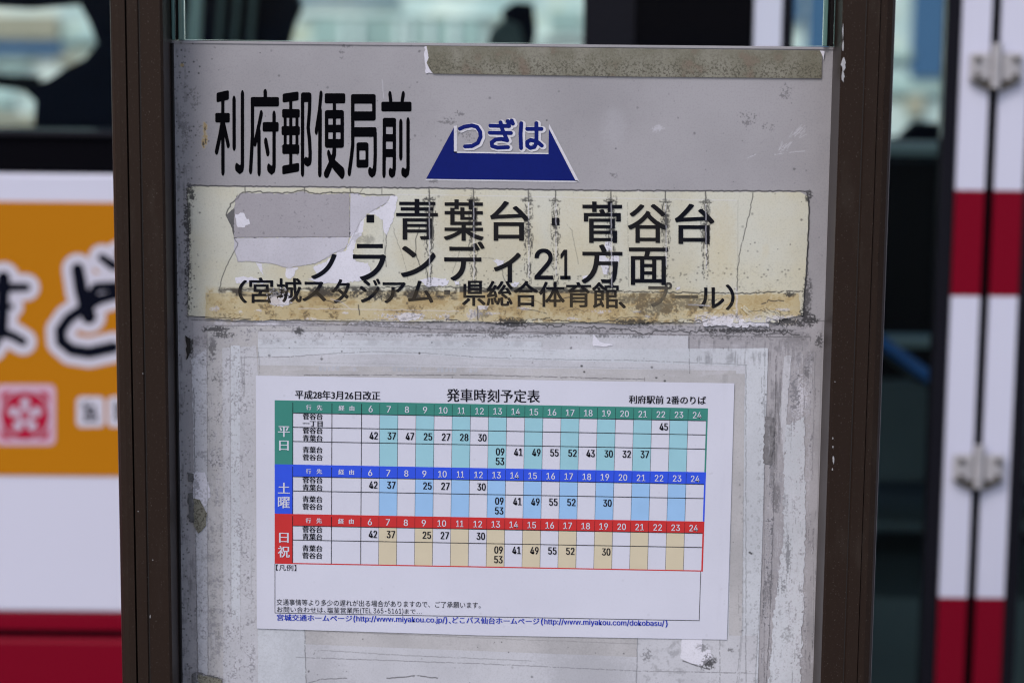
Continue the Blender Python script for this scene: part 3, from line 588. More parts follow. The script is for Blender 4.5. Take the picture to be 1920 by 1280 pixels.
# ------------------------------------------------------------------ lettering
dg_curve = bpy.data.curves.new('lettering', 'FONT')
try:      # a plain grotesque that ships with Blender itself; the built-in face stands in where it is missing
    import os
    LATIN = FACE = None
    FACE = dg_curve.font; LATIN = bpy.data.fonts.load(os.path.join(bpy.utils.system_resource('DATAFILES'), 'fonts', 'Inter.woff2'))
except Exception: LATIN = None
dg_obj = bpy.data.objects.new('lettering_source', dg_curve); sc.collection.objects.link(dg_obj)
def glyph_mesh(s, off, res=6):
    if LATIN and FACE: dg_curve.font = LATIN if s.isascii() else FACE
    dg_curve.body = s; dg_curve.offset = off; dg_curve.resolution_u = res; dg_curve.fill_mode = 'FRONT'
    bpy.context.view_layer.update()
    dep = bpy.context.evaluated_depsgraph_get(); me = dg_obj.evaluated_get(dep).to_mesh()
    v = np.array([q.co[:] for q in me.vertices]); f = [tuple(p.vertices) for p in me.polygons]
    dg_obj.evaluated_get(dep).to_mesh_clear()
    return v, f
def text(s, x0, y0, x1, y1, yf, mat, parent, name='character', off=0.0, slope=0.010, lean=0.0, plane=0.0, bold=0.0):
    """letters s fitted into a box given in photo pixels at its left end, laid on the plane"""
    v, f = glyph_mesh(s, off)
    a, b_ = v.min(0), v.max(0)
    u = (v[:, 0] - a[0]) / (b_[0] - a[0]); t = (v[:, 1] - a[1]) / max(1e-6, b_[1] - a[1])
    px = x0 + u * (x1 - x0) + lean * (1 - t) * (y1 - y0); py = y1 - t * (y1 - y0) + slope * (px - x0)
    out = []
    f0 = f; f = []
    sh = [(0, 0)] if not bold else ([(-bold, 0), (0, 0), (bold, 0)] if bold < .8 else [(-bold, -bold * .6), (bold, -bold * .6), (-bold, bold * .6), (bold, bold * .6)])
    for k, (hx_, hy_) in enumerate(sh):       # heavier strokes: the glyph struck again a hair aside
        for i in range(len(px)):
            q = P(px[i] + hx_, py[i] + hy_, plane); out.append((q.x, plane - yf - k * .000008, q.z))
        f += [tuple(j + k * len(px) for j in q) for q in f0]
    # faces must look at the camera
    ff = []
    for q in f:
        A, B, C_ = (Vector(out[i]) for i in q[:3])
        ff.append(q if (B - A).cross(C_ - A).y < 0 else q[::-1])
    return link(name, out, ff, M[mat] if isinstance(mat, str) else mat, parent)

# the two rows and the bracketed line on the cream strip, character by character
YT = YS + .00042
for c_, x0, y0, x1, y1 in (('■', 687.4, 402, 702, 417), ('青', 744, 373, 820, 448), ('葉', 833, 374, 906, 450), ('台', 920, 377, 990, 450), ('■', 1034.5, 408, 1048.7, 422),
                           ('菅', 1093, 378, 1165, 454), ('谷', 1178, 382.5, 1250, 454), ('台', 1266, 382, 1338, 456)):
    if c_ == '■': plate('dot', [(x0, y0), (x1, y0 + .1), (x1, y1 + .1), (x0, y1)], YT, .0001, M['black_print'], strip)
    else: text(c_, x0, y0, x1, y1, YT, 'black_print', strip, slope=.004, bold=1.1)
for c_, x0, y0, x1, y1 in (('ノ', 584.5, 476, 630.5, 522), ('ラ', 663, 457, 723, 525), ('ン', 752.5, 461, 816, 518), ('デ', 834, 452.6, 907.6, 525), ('ィ', 927, 473.4, 975.5, 528),
                           ('2', 1002.8, 466, 1036, 522.6), ('1', 1051, 468, 1068.8, 522.6), ('方', 1091, 458, 1165.7, 530), ('面', 1180, 464, 1251, 532.7)):
    text(c_, x0, y0, x1, y1, YT, 'black_print', strip, slope=.004, bold=1.1 if c_ not in '21' else .85)
for c_, x0, y0, x1, y1 in (('（', 448, 525, 463, 566.7), ('宮', 468.5, 520, 511.7, 566.7), ('城', 520, 521, 565.5, 565.6), ('ス', 567.6, 527.7, 611, 563.5), ('タ', 622.4, 523, 655.8, 567), ('ジ', 675.6, 522, 712.7, 566),
                           ('ア', 718.4, 528.7, 760, 567), ('ム', 766, 526, 811.8, 566.4), ('■', 833, 543, 844, 552), ('県', 867, 526, 909.8, 572), ('総', 913, 526, 960.8, 572), ('合', 964, 526, 1007.8, 573.6), ('体', 1011.5, 527.7, 1058, 574),
                           ('育', 1062, 528.5, 1107.3, 574.5), ('館', 1110.8, 528.6, 1159, 576.8), ('、', 1160, 565, 1172.5, 576.8), ('プ', 1216, 529, 1258.7, 573.7), ('ー', 1260, 553, 1307.4, 558), ('ル', 1310, 538.5, 1357, 576.8), ('）', 1360.8, 533, 1376, 580)):
    if c_ == '■': plate('dot', [(x0, y0), (x1, y0), (x1, y1), (x0, y1)], YT, .0001, M['black_faint'], strip)
    else: text(c_, x0, y0, x1, y1, YT, 'black_faint' if c_ in 'プー' else 'black_print', strip, slope=.002, bold=.85)
# bare spots where the lettering of the bracketed line has flaked away
rr = random.Random(3)
for k in range(34):
    x, y = rr.uniform(500, 550), rr.uniform(536, 568); r_ = rr.uniform(1.0, 3.2)
    on_strip('paint_flake', [(x + r_ * math.cos(a) * rr.uniform(.5, 1.2), y + r_ * math.sin(a) * rr.uniform(.5, 1.2)) for a in (0, 1, 2, 3, 4, 5)], 'torn_white', .0011, 0, k)

# strokes swept by an elliptical pen and traced as one outline
def field_mesh(name, prims, box, step, tf, yf, mat, parent, plane=0.0):
    """prims: functions f(X,Y)->distance-like field (negative inside); one flat mesh by marching squares, full runs merged"""
    x0, y0, x1, y1 = box
    nx, ny = int((x1 - x0) / step) + 2, int((y1 - y0) / step) + 2
    X, Y = np.meshgrid(x0 + np.arange(nx) * step, y0 + np.arange(ny) * step)
    Fd = np.full(X.shape, 1e3)
    for sign, fn in prims: Fd = np.minimum(Fd, fn(X, Y)) if sign > 0 else np.maximum(Fd, -fn(X, Y))
    Fd[np.abs(Fd) < 1e-4] = 1e-4
    ins = Fd < 0; verts = []; idx = {}; faces = []
    def vert(key, x, y):
        if key not in idx:
            idx[key] = len(verts); q = P(*tf(x, y), plane); verts.append((q.x, plane - yf, q.z))
        return idx[key]
    for j in range(ny - 1):
        i = 0
        while i < nx - 1:
            c = (ins[j, i], ins[j, i + 1], ins[j + 1, i + 1], ins[j + 1, i])
            if all(c):
                k = i
                while k < nx - 1 and ins[j, k + 1] and ins[j + 1, k + 1]: k += 1
                q = [vert(('p', j, i), X[j, i], Y[j, i]), vert(('p', j, k), X[j, k], Y[j, k]), vert(('p', j + 1, k), X[j + 1, k], Y[j + 1, k]), vert(('p', j + 1, i), X[j + 1, i], Y[j + 1, i])]
                faces.append(tuple(q)); i = max(k, i + 1); continue
            if any(c):
                cs = [(j, i), (j, i + 1), (j + 1, i + 1), (j + 1, i)]; poly = []
                for a in range(4):
                    A, B = cs[a], cs[(a + 1) % 4]
                    if ins[A]: poly.append(vert(('p', *A), X[A], Y[A]))
                    if ins[A] != ins[B]:
                        t = Fd[A] / (Fd[A] - Fd[B]); k_ = ('e', *min(A, B), *max(A, B)); poly.append(vert(k_, X[A] + t * (X[B] - X[A]), Y[A] + t * (Y[B] - Y[A])))
                if len(poly) > 2: faces.append(tuple(poly))
            i += 1
    ff = []
    for q in faces:
        A, B, C_ = (Vector(verts[i]) for i in q[:3])
        ff.append(q if (B - A).cross(C_ - A).y < 0 else q[::-1])
    return link(name, verts, ff, M[mat], parent)
def S(pts, rx=15, ry=None, r1=None):
    """pen stroke; r1: radius at the far end"""
    ry = ry or rx; k = rx / ry
    def f(X, Y):
        d = np.full(X.shape, 1e3); n = len(pts) - 1
        for i, (a, b) in enumerate(zip(pts, pts[1:])):
            ax, ay, bx, by = a[0], a[1] * k, b[0], b[1] * k; dx, dy = bx - ax, by - ay; L = dx * dx + dy * dy + 1e-9
            t = np.clip(((X - ax) * dx + (Y * k - ay) * dy) / L, 0, 1)
            r = rx if r1 is None else rx + (r1 - rx) * ((i + t) / n)
            d = np.minimum(d, np.hypot(X - ax - t * dx, Y * k - ay - t * dy) - r)
        return d
    return (1, f)
def Q(x0, y0, x1, y1, r=14, sl=0.0, sign=1):
    """rounded bar from x0,y0 to x1,y1, right end shifted down by sl"""
    def f(X, Y):
        cx, cy = (x0 + x1) / 2, (y0 + y1) / 2; Yy = Y - sl * (X - cx) / (x1 - x0)
        qx, qy = np.abs(X - cx) - (x1 - x0) / 2 + r, np.abs(Yy - cy) - (y1 - y0) / 2 + r
        return np.hypot(np.maximum(qx, 0), np.maximum(qy, 0)) + np.minimum(np.maximum(qx, qy), 0) - r
    return (sign, f)
H = lambda *a, **k: Q(*a, r=4, sign=-1, **k)
V = lambda *p: S(list(p), 14.5, 42)
name6 = [
 ('利', (95, 75, 370, 830), [Q(119, 99, 225, 182, 14, -24), Q(108, 283, 233, 366), S([(173, 180), (173, 300)], 14), V((173, 330), (174, 780)), S([(168, 360), (150, 470), (120, 612)], 15, 30, 15), S([(180, 380), (200, 470), (219, 558)], 14, 28), V((269, 177), (270, 567)), V((341, 130), (341, 735)), S([(341, 700), (338, 755), (318, 770), (292, 748)], 14.5, 38)]),
 ('府', (385, 65, 665, 835), [S([(536, 108), (537, 165)], 15, 30), Q(412, 147, 654, 229), S([(427, 200), (427, 480), (411, 775)], 14.5, 34), S([(502, 292), (480, 400), (449, 540)], 13.5, 34), V((482, 450), (484, 785)), Q(514, 361, 651, 444), V((612, 305), (612, 735)), S([(612, 700), (609, 760), (590, 776), (566, 754)], 14, 38), S([(541, 528), (558, 622)], 15, 34)]),
 ('郵', (665, 75, 950, 840), [Q(685, 109, 822, 186, 14, -20), Q(682, 722, 827, 798, 14, -26), S([(755, 170), (755, 740)], 13.5), Q(681, 250, 832, 325), Q(676, 396, 833, 474), Q(682, 552, 828, 635), S([(707, 300), (707, 590)], 13), S([(808, 300), (808, 590)], 13),
         V((856, 150), (856, 790)), Q(842, 107, 932, 191, 22), S([(918, 150), (916, 250), (904, 410), (916, 520), (921, 620), (920, 690)], 14.5, 24), S([(920, 650), (918, 695), (900, 706), (884, 696)], 14, 38)]),
 ('便', (945, 75, 1235, 850), [S([(1014, 125), (1000, 270), (974, 438)], 13.5, 34), S([(1006, 270), (1006, 420), (1004, 796)], 15.5, 40), Q(1046, 115, 1222, 202), S([(1129, 190), (1129, 290)], 14), Q(1047, 258, 1211, 583, 22), H(1077, 332, 1115, 384), H(1142, 332, 1181, 384), H(1077, 450, 1115, 506), H(1142, 450, 1181, 506),
         S([(1129, 570), (1126, 640), (1100, 715), (1062, 805)], 15, 24, 23), S([(1079, 628), (1096, 685), (1135, 735), (1194, 796)], 13, 30, 23)]),
 ('局', (1235, 75, 1510, 850), [S([(1286, 170), (1286, 560), (1275, 660), (1257, 790)], 14.5, 36), Q(1271, 122, 1483, 350, 18), H(1301, 204, 1452, 270), H(1301, 266, 1452, 268), Q(1275, 405, 1490, 488, 16), S([(1478, 460), (1479, 640), (1474, 770)], 14.5, 30), S([(1474, 740), (1470, 785), (1450, 800), (1433, 784)], 14.5, 38), Q(1318, 535, 1421, 753, 20), H(1343, 606, 1395, 683)]),
 ('前', (1515, 75, 1805, 850), [S([(1605, 125), (1612, 180)], 14, 30), S([(1719, 125), (1710, 180)], 14, 30), Q(1531, 187, 1790, 271), Q(1543, 325, 1657, 690, 18), H(1571, 403, 1629, 464), H(1571, 529, 1629, 592), H(1571, 662, 1629, 720), V((1556, 500), (1554, 800)), V((1643, 500), (1642, 755)), S([(1642, 730), (1638, 790), (1622, 802), (1608, 790)], 14, 38),
         V((1698, 375), (1698, 650)), V((1760, 362), (1760, 755)), S([(1760, 730), (1757, 785), (1738, 802), (1716, 788)], 14, 38)]),
]
for s, box, pr in name6:
    o = field_mesh('title_character', pr, box, 2.6, lambda x, y: (380 + x / 4.571, 150 + y / 4.571), .0002, 'black_vinyl', root)

# blue "next stop" mark
z8 = lambda x, y: (780 + x / 5.818, 200 + y / 5.818)
mark = plate('next_stop_mark', [z8(*p) for p in ((110, 787), (413, 228), (413, 505), (1445, 518), (1450, 240), (1740, 808))], .0004, .0001, M['blue_vinyl'], root)
for pts in (((106, 786), (1762, 806), (1784, 827), (106, 804)), ((1453, 190), (1786, 827), (1735, 812), (1447, 236)), ((411, 212), (447, 205), (447, 508), (411, 508)), ((411, 490), (1446, 506), (1446, 524), (411, 512))):
    plate('white_border', [z8(*p) for p in pts], .00025, .0001, M['white_vinyl'], mark)
kana = [
 ((430, 130, 770, 500), [[(478, 242), (530, 218), (610, 205), (665, 222), (700, 275), (704, 330), (675, 395), (610, 430), (535, 434)]]),
 ((770, 110, 1110, 510), [[(812, 208), (1015, 212)], [(805, 285), (1035, 288)], [(922, 172), (942, 250), (995, 368)], [(995, 368), (930, 352), (870, 358), (825, 390), (830, 430), (890, 447), (1003, 442)], [(1000, 158), (1014, 195)], [(1043, 152), (1057, 186)]]),
 ((1090, 110, 1440, 510), [[(1148, 182), (1140, 300), (1146, 452)], [(1213, 243), (1368, 243)], [(1313, 180), (1314, 300), (1312, 400), (1290, 440), (1245, 450), (1214, 428), (1212, 385), (1250, 364), (1320, 380), (1372, 425)]]),
]
for box, st_ in kana:
    bb = (box[0] - 10, box[1] - 20, box[2] + 40, box[3] + 30)
    field_mesh('kana_outline', [S([(x + 14, y + 8) for x, y in p], 36) for p in st_], bb, 4, z8, .00045, 'white_vinyl', mark)
    field_mesh('kana', [S(p, 21.5) for p in st_], bb, 4, z8, .0006, 'blue_vinyl', mark)

# ------------------------------------------------------------------ TIMETABLE
tc_ = P(925, 950)
tt = empty('timetable_sheet', (tc_.x, -.0013, tc_.z))
tag(tt, 'white printed timetable sheet with green, blue and red sections on the sign board', 'timetable')
Y0 = .0016
paper = plate('paper', [(480, 703), (1376.5, 717.5), (1370, 950), (1362.5, 1197), (900, 1189), (482, 1176)], Y0, .0002, M['paper'], tt)
A_, B_, C2, D_ = (515.5, 749), (1327.2, 764.3), (1317.4, 1069.4), (515.5, 1054.7)
def G(s, t):
    x = (A_[0] * (1 - s) + B_[0] * s) * (1 - t) + (D_[0] * (1 - s) + C2[0] * s) * t
    y = (A_[1] * (1 - s) + B_[1] * s) * (1 - t) + (D_[1] * (1 - s) + C2[1] * s) * t
    return x, y
SL = .0186
def cell(name, s0, t0, s1, t1, mat, d, par=None):
    return plate(name, [G(s0, t0), G(s1, t0), G(s1, t1), G(s0, t1)], Y0 + d, .00006, M[mat], par or tt)
def ttext(s, sx, ty, wpx, hpx, mat, name, bold=0.0, par=None, d=.00032, al='c'):
    x, y = G(sx, ty)
    if al == 'c': x0 = x - wpx / 2
    elif al == 'l': x0 = x
    return text(s, x0, y - hpx / 2 - SL * (x - x0), x0 + wpx, y + hpx / 2 - SL * (x - x0), Y0 + d, mat, par or tt, name, 0, SL, bold=bold)
hx = [.2007 + (.9962 - .2007) * k / 19 for k in range(20)]
secs = [('green', 'green_l', 0, .0757, .3915, [.0757, .1624, .2495, .3915]), ('blue', 'blue_l', .3915, .4651, .694, [.4651, .5522, .694]), ('red', 'tan_l', .694, .766, 1.0, [.766, .8524, .9935])]
for nm, lt, t0, th, t1, rows in secs:
    hd = cell('header_band', 0, t0, 1, th, nm, .0001)
    sb = cell('day_band', 0, th, .0419, t1, nm, .0001)
    cell('side_rule', .9962, th, 1, t1, nm, .0001)
    if nm == 'red': cell('bottom_rule', .0419, .9935, .9962, 1, nm, .0001)
    for k in range(1, 19, 2): cell('tinted_column', hx[k], th, hx[k + 1], rows[-1], lt, .0001)
    for s in (.0419, .1322, .2007): cell('column_rule', s - .0007, t0 + .012, s + .0007, rows[-1], 'ink', .00022)
    for k in range(1, 19):
        o = cell('thin_rule', hx[k] - .00035, t0 + .008, hx[k] + .00035, rows[-1], 'ink', .00018)
    for t in rows[:-1]: cell('row_rule', .0419, t - .0019, .9962, t + .0019, 'ink', .00026)
    tm = (t0 + th) / 2 + .002
    ttext('行', .0785, tm, 9.5, 9.5, 'ink_w', 'heading', .3); ttext('先', .1035, tm, 10, 9.5, 'ink_w', 'heading', .3)
    ttext('経', .1545, tm, 10.5, 9.8, 'ink_w', 'heading', .3); ttext('由', .1785, tm, 8.5, 9.5, 'ink_w', 'heading', .3)
    for k in range(19):
        n = str(6 + k); w1 = {1: 7.4, 2: 15.6}[len(n)]
        if n == '11': w1 = 12.8
        ttext(n, (hx[k] + hx[k + 1]) / 2, tm + .002, w1, 12.0, 'ink_w', 'hour', .25)
DB = [('菅谷台', .0944), ('一丁目', .1390), ('菅谷台', .181), ('青葉台', .2265), ('青葉台', .2985), ('菅谷台', .344), ('菅谷台', .4835), ('青葉台', .5285), ('青葉台', .6005), ('菅谷台', .646), ('菅谷台', .786), ('青葉台', .8295), ('青葉台', .901), ('菅谷台', .9455)]
for s, t in DB: ttext(s, .0878, t, 36.5, 11.8 if s != '一丁目' else 10.5, 'ink', 'destination', .45)
for s, t, h in (('平', .190, 20), ('日', .276, 18.5), ('土', .536, 20), ('曜', .624, 21.5), ('日', .840, 18.5), ('祝', .925, 21.5)):
    ttext(s, .0215, t, 21.5 if s != '日' else 17, h, 'ink_w', 'day_character', .5)
def nums(row, t):
    for k, s in row: ttext(s, hx[k - 6] + (hx[1] - hx[0]) * .675, t, 15.0, 13.6, 'ink', 'departure_time', .55)
nums([(22, '45')], .1175)
nums([(6, '42'), (7, '37'), (8, '47'), (9, '25'), (10, '27'), (11, '28'), (12, '30')], .205)
nums([(13, '09'), (14, '41'), (15, '49'), (16, '55'), (17, '52'), (18, '43'), (19, '30'), (20, '32'), (21, '37')], .289); nums([(13, '53')], .3475)
nums([(6, '42'), (7, '37'), (9, '25'), (10, '27'), (12, '30')], .506)
nums([(13, '09'), (14, '41'), (15, '49'), (16, '55'), (17, '52'), (19, '30')], .591); nums([(13, '53')], .6505)
nums([(6, '42'), (7, '37'), (9, '25'), (10, '27'), (12, '30')], .808)
nums([(13, '09'), (14, '41'), (15, '49'), (16, '55'), (17, '52'), (19, '30')], .890); nums([(13, '53')], .9495)
# legend box and small print
cell('box_rule', 0, 1.0, .0012, 1.3, 'ink', .0002); cell('box_rule', .9945, 1.0, .9957, 1.3, 'ink', .0002); cell('box_rule', 0, 1.2995, .9957, 1.3025, 'ink', .00024)
text('平成28年3月26日改正', 554, 730, 713, 746.5, Y0 + .0003, 'ink', tt, 'revision_date', 0, .014, bold=.4)
text('発車時刻予定表', 838, 727, 1012, 751.5, Y0 + .0003, 'ink', tt, 'sheet_title', 0, .014, bold=.4)
text('利府駅前 2番のりば', 1179, 739.5, 1323, 755, Y0 + .0003, 'ink', tt, 'stop_name', 0, .014, bold=.4)
text('【凡例】', 518, 1056, 556, 1067.5, Y0 + .0003, 'ink', tt, 'legend_heading', .0, SL)
text('交通事情等より多少の遅れが出る場合がありますので、ご了承願います。', 519, 1120.4, 901, 1132.2, Y0 + .0003, 'ink', tt, 'notice_line', .0, .0155)
for s_, a, b_, y0, y1 in (('お問い合わせは、', 519.8, 611, 1135.5, 1146), ('塩釜営業所', 613.5, 673.5, 1135.5, 1146.3), ('(TEL 365-5161)', 675.5, 756.3, 1135.5, 1147), ('まで…', 758.7, 791, 1136.5, 1145.5)):
    text(s_, a, y0 - 1.0 + .0155 * (a - 519), b_, y1 - 1.0 + .0155 * (a - 519), Y0 + .0003, 'ink', tt, 'notice_line', 0, .0155)
for s_, a, b_, y0, y1 in (('宮城交通ホームページ', 520, 660.5, 1148.8, 1161), ('(', 663.2, 666.4, 1149, 1162.5), ('http://www.miyakou.co.jp/', 668.5, 834, 1149.6, 1162.6), (')', 835, 838.4, 1149, 1162.5), ('、', 841.5, 845.5, 1158, 1161.5),
                          ('どこバス仙台ホームページ', 848.5, 1011, 1148.8, 1161), ('(', 1014.5, 1018, 1149, 1162.5), ('http://www.miyakou.com/dokobasu/', 1020.5, 1245, 1149.6, 1162.6), (')', 1247.5, 1251, 1149, 1162.5)):
    text(s_, a, y0 + .0155 * (a - 520), b_, y1 + .0155 * (a - 520), Y0 + .0003, 'ink_b', tt, 'web_line', 0, .0155, bold=.35)

# ------------------------------------------------------------------ THE BUS
YB = 1.30
def bz(py, px=110, y=YB): return P(px, py, y).z
def bx(px, py=640, y=YB): return P(px, py, y).x
bus = empty('bus', (0, YB + 1.2, -.13))
tag(bus, 'white and red city bus with orange advert waiting behind the sign', 'bus')
xl, xr = -3.2, bx(1180)
def bb(name, x0, x1, y0, y1, z0, z1, mat, par=bus, bev=0.0):
    return MB().box(min(x0, x1), max(x0, x1), y0, y1, min(z0, z1), max(z0, z1), bev).build(name, M[mat], par)
zs, zw = bz(325), bz(245)
side = bb('side_panel', xl, xr, YB, YB + .05, bz(1147), zs, 'white_paint', bev=.004)
bb('skirt_panel', xl, xr, YB, YB + .05, bz(1186) + .003, bz(1147) - .0005, 'red_paint', bev=.002)
bb('skirt_panel', xl, xr, YB - .004, YB + .05, .18, bz(1186) - .006, 'red_paint', bev=.005)
bb('skirt_joint', xl, xr, YB + .004, YB + .04, bz(1186) - .0055, bz(1186) + .0025, 'gasket')
bb('window_gasket', xl, xr, YB + .001, YB + .05, zs + .0005, bz(258), 'gasket')
bb('window_gasket', xl, xr, YB - .006, YB + .05, bz(258) + .0005, bz(246), 'gasket2', bev=.003)
ZR = 2.55
bb('window_glass', xl, xr - .06, YB + .012, YB + .018, bz(246) + .001, ZR - .3, 'busglass')
bb('upper_panel', xl, 2.2, YB, YB + .05, ZR - .3, ZR + .3, 'white_paint')
bb('roof', xl, 2.2, YB + .052, YB + 2.4, ZR + .24, ZR + .3, 'white_paint')
bb('floor', xl, 2.2, YB + .052, YB + 2.4, .30, .34, 'interior')
bb('ceiling', xl, 2.2, YB + .052, YB + 2.4, 2.30, 2.34, 'interior_teal')
bb('end_wall', xl - .05, xl, YB, YB + 2.4, .2, ZR + .3, 'interior'); bb('end_wall', 2.2, 2.25, YB, YB + 2.4, .2, ZR + .3, 'interior')
bb('pillar', xr - .058, xr, YB + .001, YB + .06, zs, ZR - .3, 'gasket2')
YFAR = YB + 2.4
fs = P(110, 244, YFAR).z
bb('far_side_panel', xl, 2.2, YFAR, YFAR + .05, .2, fs, 'interior')
bb('far_window_glass', xl, 2.2, YFAR + .01, YFAR + .016, fs + .001, 2.1, 'busglass')
for x in (-2.9, -1.75, 1.95): bb('far_pillar', x - .05, x + .05, YFAR, YFAR + .05, fs + .001, 2.1, 'interior')
bb('inner_lining', xl, xr - .06, YB + .052, YB + .07, .34, bz(248), 'interior')
# advert
ad = bb('advert_film', xl + .4, xr - .12, YB - .0015, YB - .0001, bz(891), bz(378.5), 'orange')
z2 = lambda x, y: (x / 2.56, 380 + y / 2.56)
def brush(name, strokes, box, rr_, mat, yf, step=6):
    return field_mesh(name, [S(p, (r + rr_) if not isinstance(r, tuple) else r[0] + rr_, None, None if not isinstance(r, tuple) else r[1] + rr_) for p, r in strokes], box, step, z2, yf, mat, ad, plane=YB)
do_ = [([(374, 318), (392, 420), (428, 545)], (30, 36)), ([(575, 398), (520, 400), (462, 405), (440, 440)], (22, 24)), ([(600, 400), (560, 440), (480, 462), (410, 500), (330, 555), (292, 610), (296, 665), (345, 705), (430, 718), (545, 692)], (24, 29)), ([(490, 262), (545, 300)], (19, 25)), ([(570, 240), (620, 290)], (15, 20))]
ma_ = [([(-150, 412), (20, 405), (128, 405)], (26, 20)), ([(-140, 500), (55, 497)], (16, 14)), ([(18, 360), (14, 480), (10, 600), (-40, 690), (-120, 680), (-110, 620), (-20, 615), (60, 635), (112, 665)], (32, 20))]
for st_, box in ((do_, (180, 160, 720, 800)), (ma_, (-240, 280, 210, 800))):
    brush('brush_outline', st_, box, 44, 'ad_white', .0018)
    brush('brush_character', st_, box, 0, 'ad_black', .0021, 5)
zs_ = lambda x, y: (x / 8, 700 + y / 8)
crest = field_mesh('crest', [Q(-60, 160, 835, 1070, 90)], (-80, 140, 860, 1090), 14, zs_, .0018, 'ad_pink', ad, plane=YB)
field_mesh('crest_square', [Q(20, 270, 740, 985, 70)], (0, 250, 760, 1010), 12, zs_, .0020, 'ad_red', crest, plane=YB)
def ring(cx, cy, r, w_): return (1, lambda X, Y: np.abs(np.hypot(X - cx, Y - cy) - r) - w_)
def disc(cx, cy, r, s=1): return (s, lambda X, Y: np.hypot(X - cx, Y - cy) - r)
pet = [disc(380 + 185 * math.sin(a * 2 * math.pi / 5), 625 - 195 * math.cos(a * 2 * math.pi / 5), 78) for a in range(5)] + [ring(380, 625, 370, 14), disc(380, 625, 125), disc(380, 625, 66, -1)]
field_mesh('crest_flower', pet, (-10, 240, 775, 1010), 9, zs_, .0022, 'ad_pale', crest, plane=YB)
for k, (s, x) in enumerate((('宮', 150), ('城', 208), ('交', 266), ('通', 324))):
    field_mesh('small_plate', [Q(x * 8 - 50 , 340, x * 8 + 370, 800, 80)], (x * 8 - 80, 310, x * 8 + 400, 830), 12, zs_, .0018, 'ad_white', ad, plane=YB)
    text(s, x + 5, 750, x + 35, 790, .0021, 'ad_black', ad, 'small_character', .02, 0, plane=YB)
# seats and flat dark silhouettes behind the bus windows
def seat(px0, px1, pyt, y, lean=0.0):
    a, b_ = P(px0, pyt, y), P(px1, pyt, y); c = MB()
    x0, x1, zt = a.x, b_.x, a.z; w_ = x1 - x0; pts = [(x0, .9), (x0 - lean * .3, zt - .12), (x0 + w_ * .12, zt - .03), (x0 + w_ * .3, zt), (x0 + w_ * .7, zt), (x0 + w_ * .9, zt - .03), (x1, zt - .12), (x1 + lean, .9)]
    s = c.prism_y(pts, y, y + .09).build('seat', M['seat'], bus)
    MB().box(x0 - .02, x1 + .02, y - .4, y + .0, .78, .9, .03).build('seat_cushion', M['seat'], s)
    MB().box(x0 + w_ * .1, x0 + w_ * .9, y + .092, y + .11, 1.0, zt - .06, .008).build('seat_shell', M['interior_teal'], s)
    return s
def dark(pts, y, th=.05, mat='seat', name='dark_silhouette'):
    q = [P(a, b_, y) for a, b_ in pts]
    return MB().prism_y([(v.x, v.z) for v in q], y, y + th).build(name, M[mat], bus)
dark([(-40, -60), (230, -60), (230, 260), (62, 262), (66, 190), (40, 165), (90, 150), (120, 130), (160, 110), (182, 82), (166, 40), (150, 10), (60, 18), (-40, 12)], 2.2, .06)
dark([(-60, 140), (70, 146), (60, 176), (20, 168), (-60, 160)], 2.9, .05, 'interior', 'dark_bar')  # dark bar across the lower part of the left window
dark([(330, -60), (540, -60), (562, 18), (548, 50), (530, 120), (330, 120)], 2.3, .06)
dark([(345, 120), (362, -60), (380, -60), (372, 120)], 1.9, .02, 'pale_trim', 'grab_pole')
for x in (440, 470, 500): dark([(x - 40, 120), (x - 25, -60), (x - 15, -60), (x - 30, 120)], 2.25, .02, 'interior_teal', 'seat_rib')
dark([(940, 22), (965, 5), (1000, 8), (1006, 60), (994, 120), (950, 120), (946, 50)], 2.7, .05)
dark([(905, 120), (920, 60), (945, 38), (975, 50), (990, 120)], 2.4, .05, 'interior_teal', 'dark_silhouette')
dark([(1102, 16), (1128, 10), (1136, 120), (1098, 120)], 2.6, .05)
dark([(1140, 120), (1158, 40), (1172, -60), (1196, -60), (1196, 120)], 2.5, .05, 'interior_teal', 'partition')
bb('partition', bx(1188), bx(1406), YB + .3, YB + .36, .34, 2.3, 'interior')
# folding door
door = empty('door', (bx(1700), YB, .34), bus)
zr1, zr2, zr3 = bz(356, 1820), bz(554, 1820), bz(1118, 1820)
def stile(pa, pb, pybase=640):
    x0, x1 = bx(pa), bx(pb)
    s = None
    for n, (z0, z1, mt) in enumerate(((zr1 + .0002, ZR - .32, 'white_paint'), (zr2 + .0002, zr1, 'red_paint'), (zr3 + .0002, zr2, 'white_paint'), (.36, zr3, 'red_paint'))):
        MB().box(x0, x1, YB - .005, YB + .03, z0, z1, 0.0).build('stile', M[mt], door)
stile(1398, 1448); stile(1779, 1832); stile(1851, 1903)
MB().box(bx(1832) + .0005, bx(1851) - .0005, YB + .004, YB + .03, .36, ZR - .32).build('door_seal', M['gasket'], door)
MB().box(bx(1752), bx(1779) - .0005, YB, YB + .03, .36, ZR - .32).build('door_seal', M['gasket2'], door)
MB().box(bx(1903) + .0005, bx(1930), YB, YB + .03, .36, ZR - .32).build('door_seal', M['gasket2'], door)
MB().box(bx(1448) + .0005, bx(1470), YB, YB + .03, .36, ZR - .32).build('door_seal', M['gasket2'], door)
MB().box(xr + .002, bx(1398) - .0005, YB + .006, YB + .03, .3, ZR - .32).build('door_seal', M['gasket'], door)
MB().box(bx(1470) + .0005, bx(1752) - .0005, YB + .010, YB + .016, .36, ZR - .32).build('door_glass', M['busglass'], door)
MB().box(bx(1930) + .0005, bx(2300) - .0005, YB + .010, YB + .016, .36, ZR - .32).build('door_glass', M['busglass'], door)
MB().box(bx(2300), 2.2, YB, YB + .03, .2, ZR - .3).build('side_panel', M['white_paint'], bus)
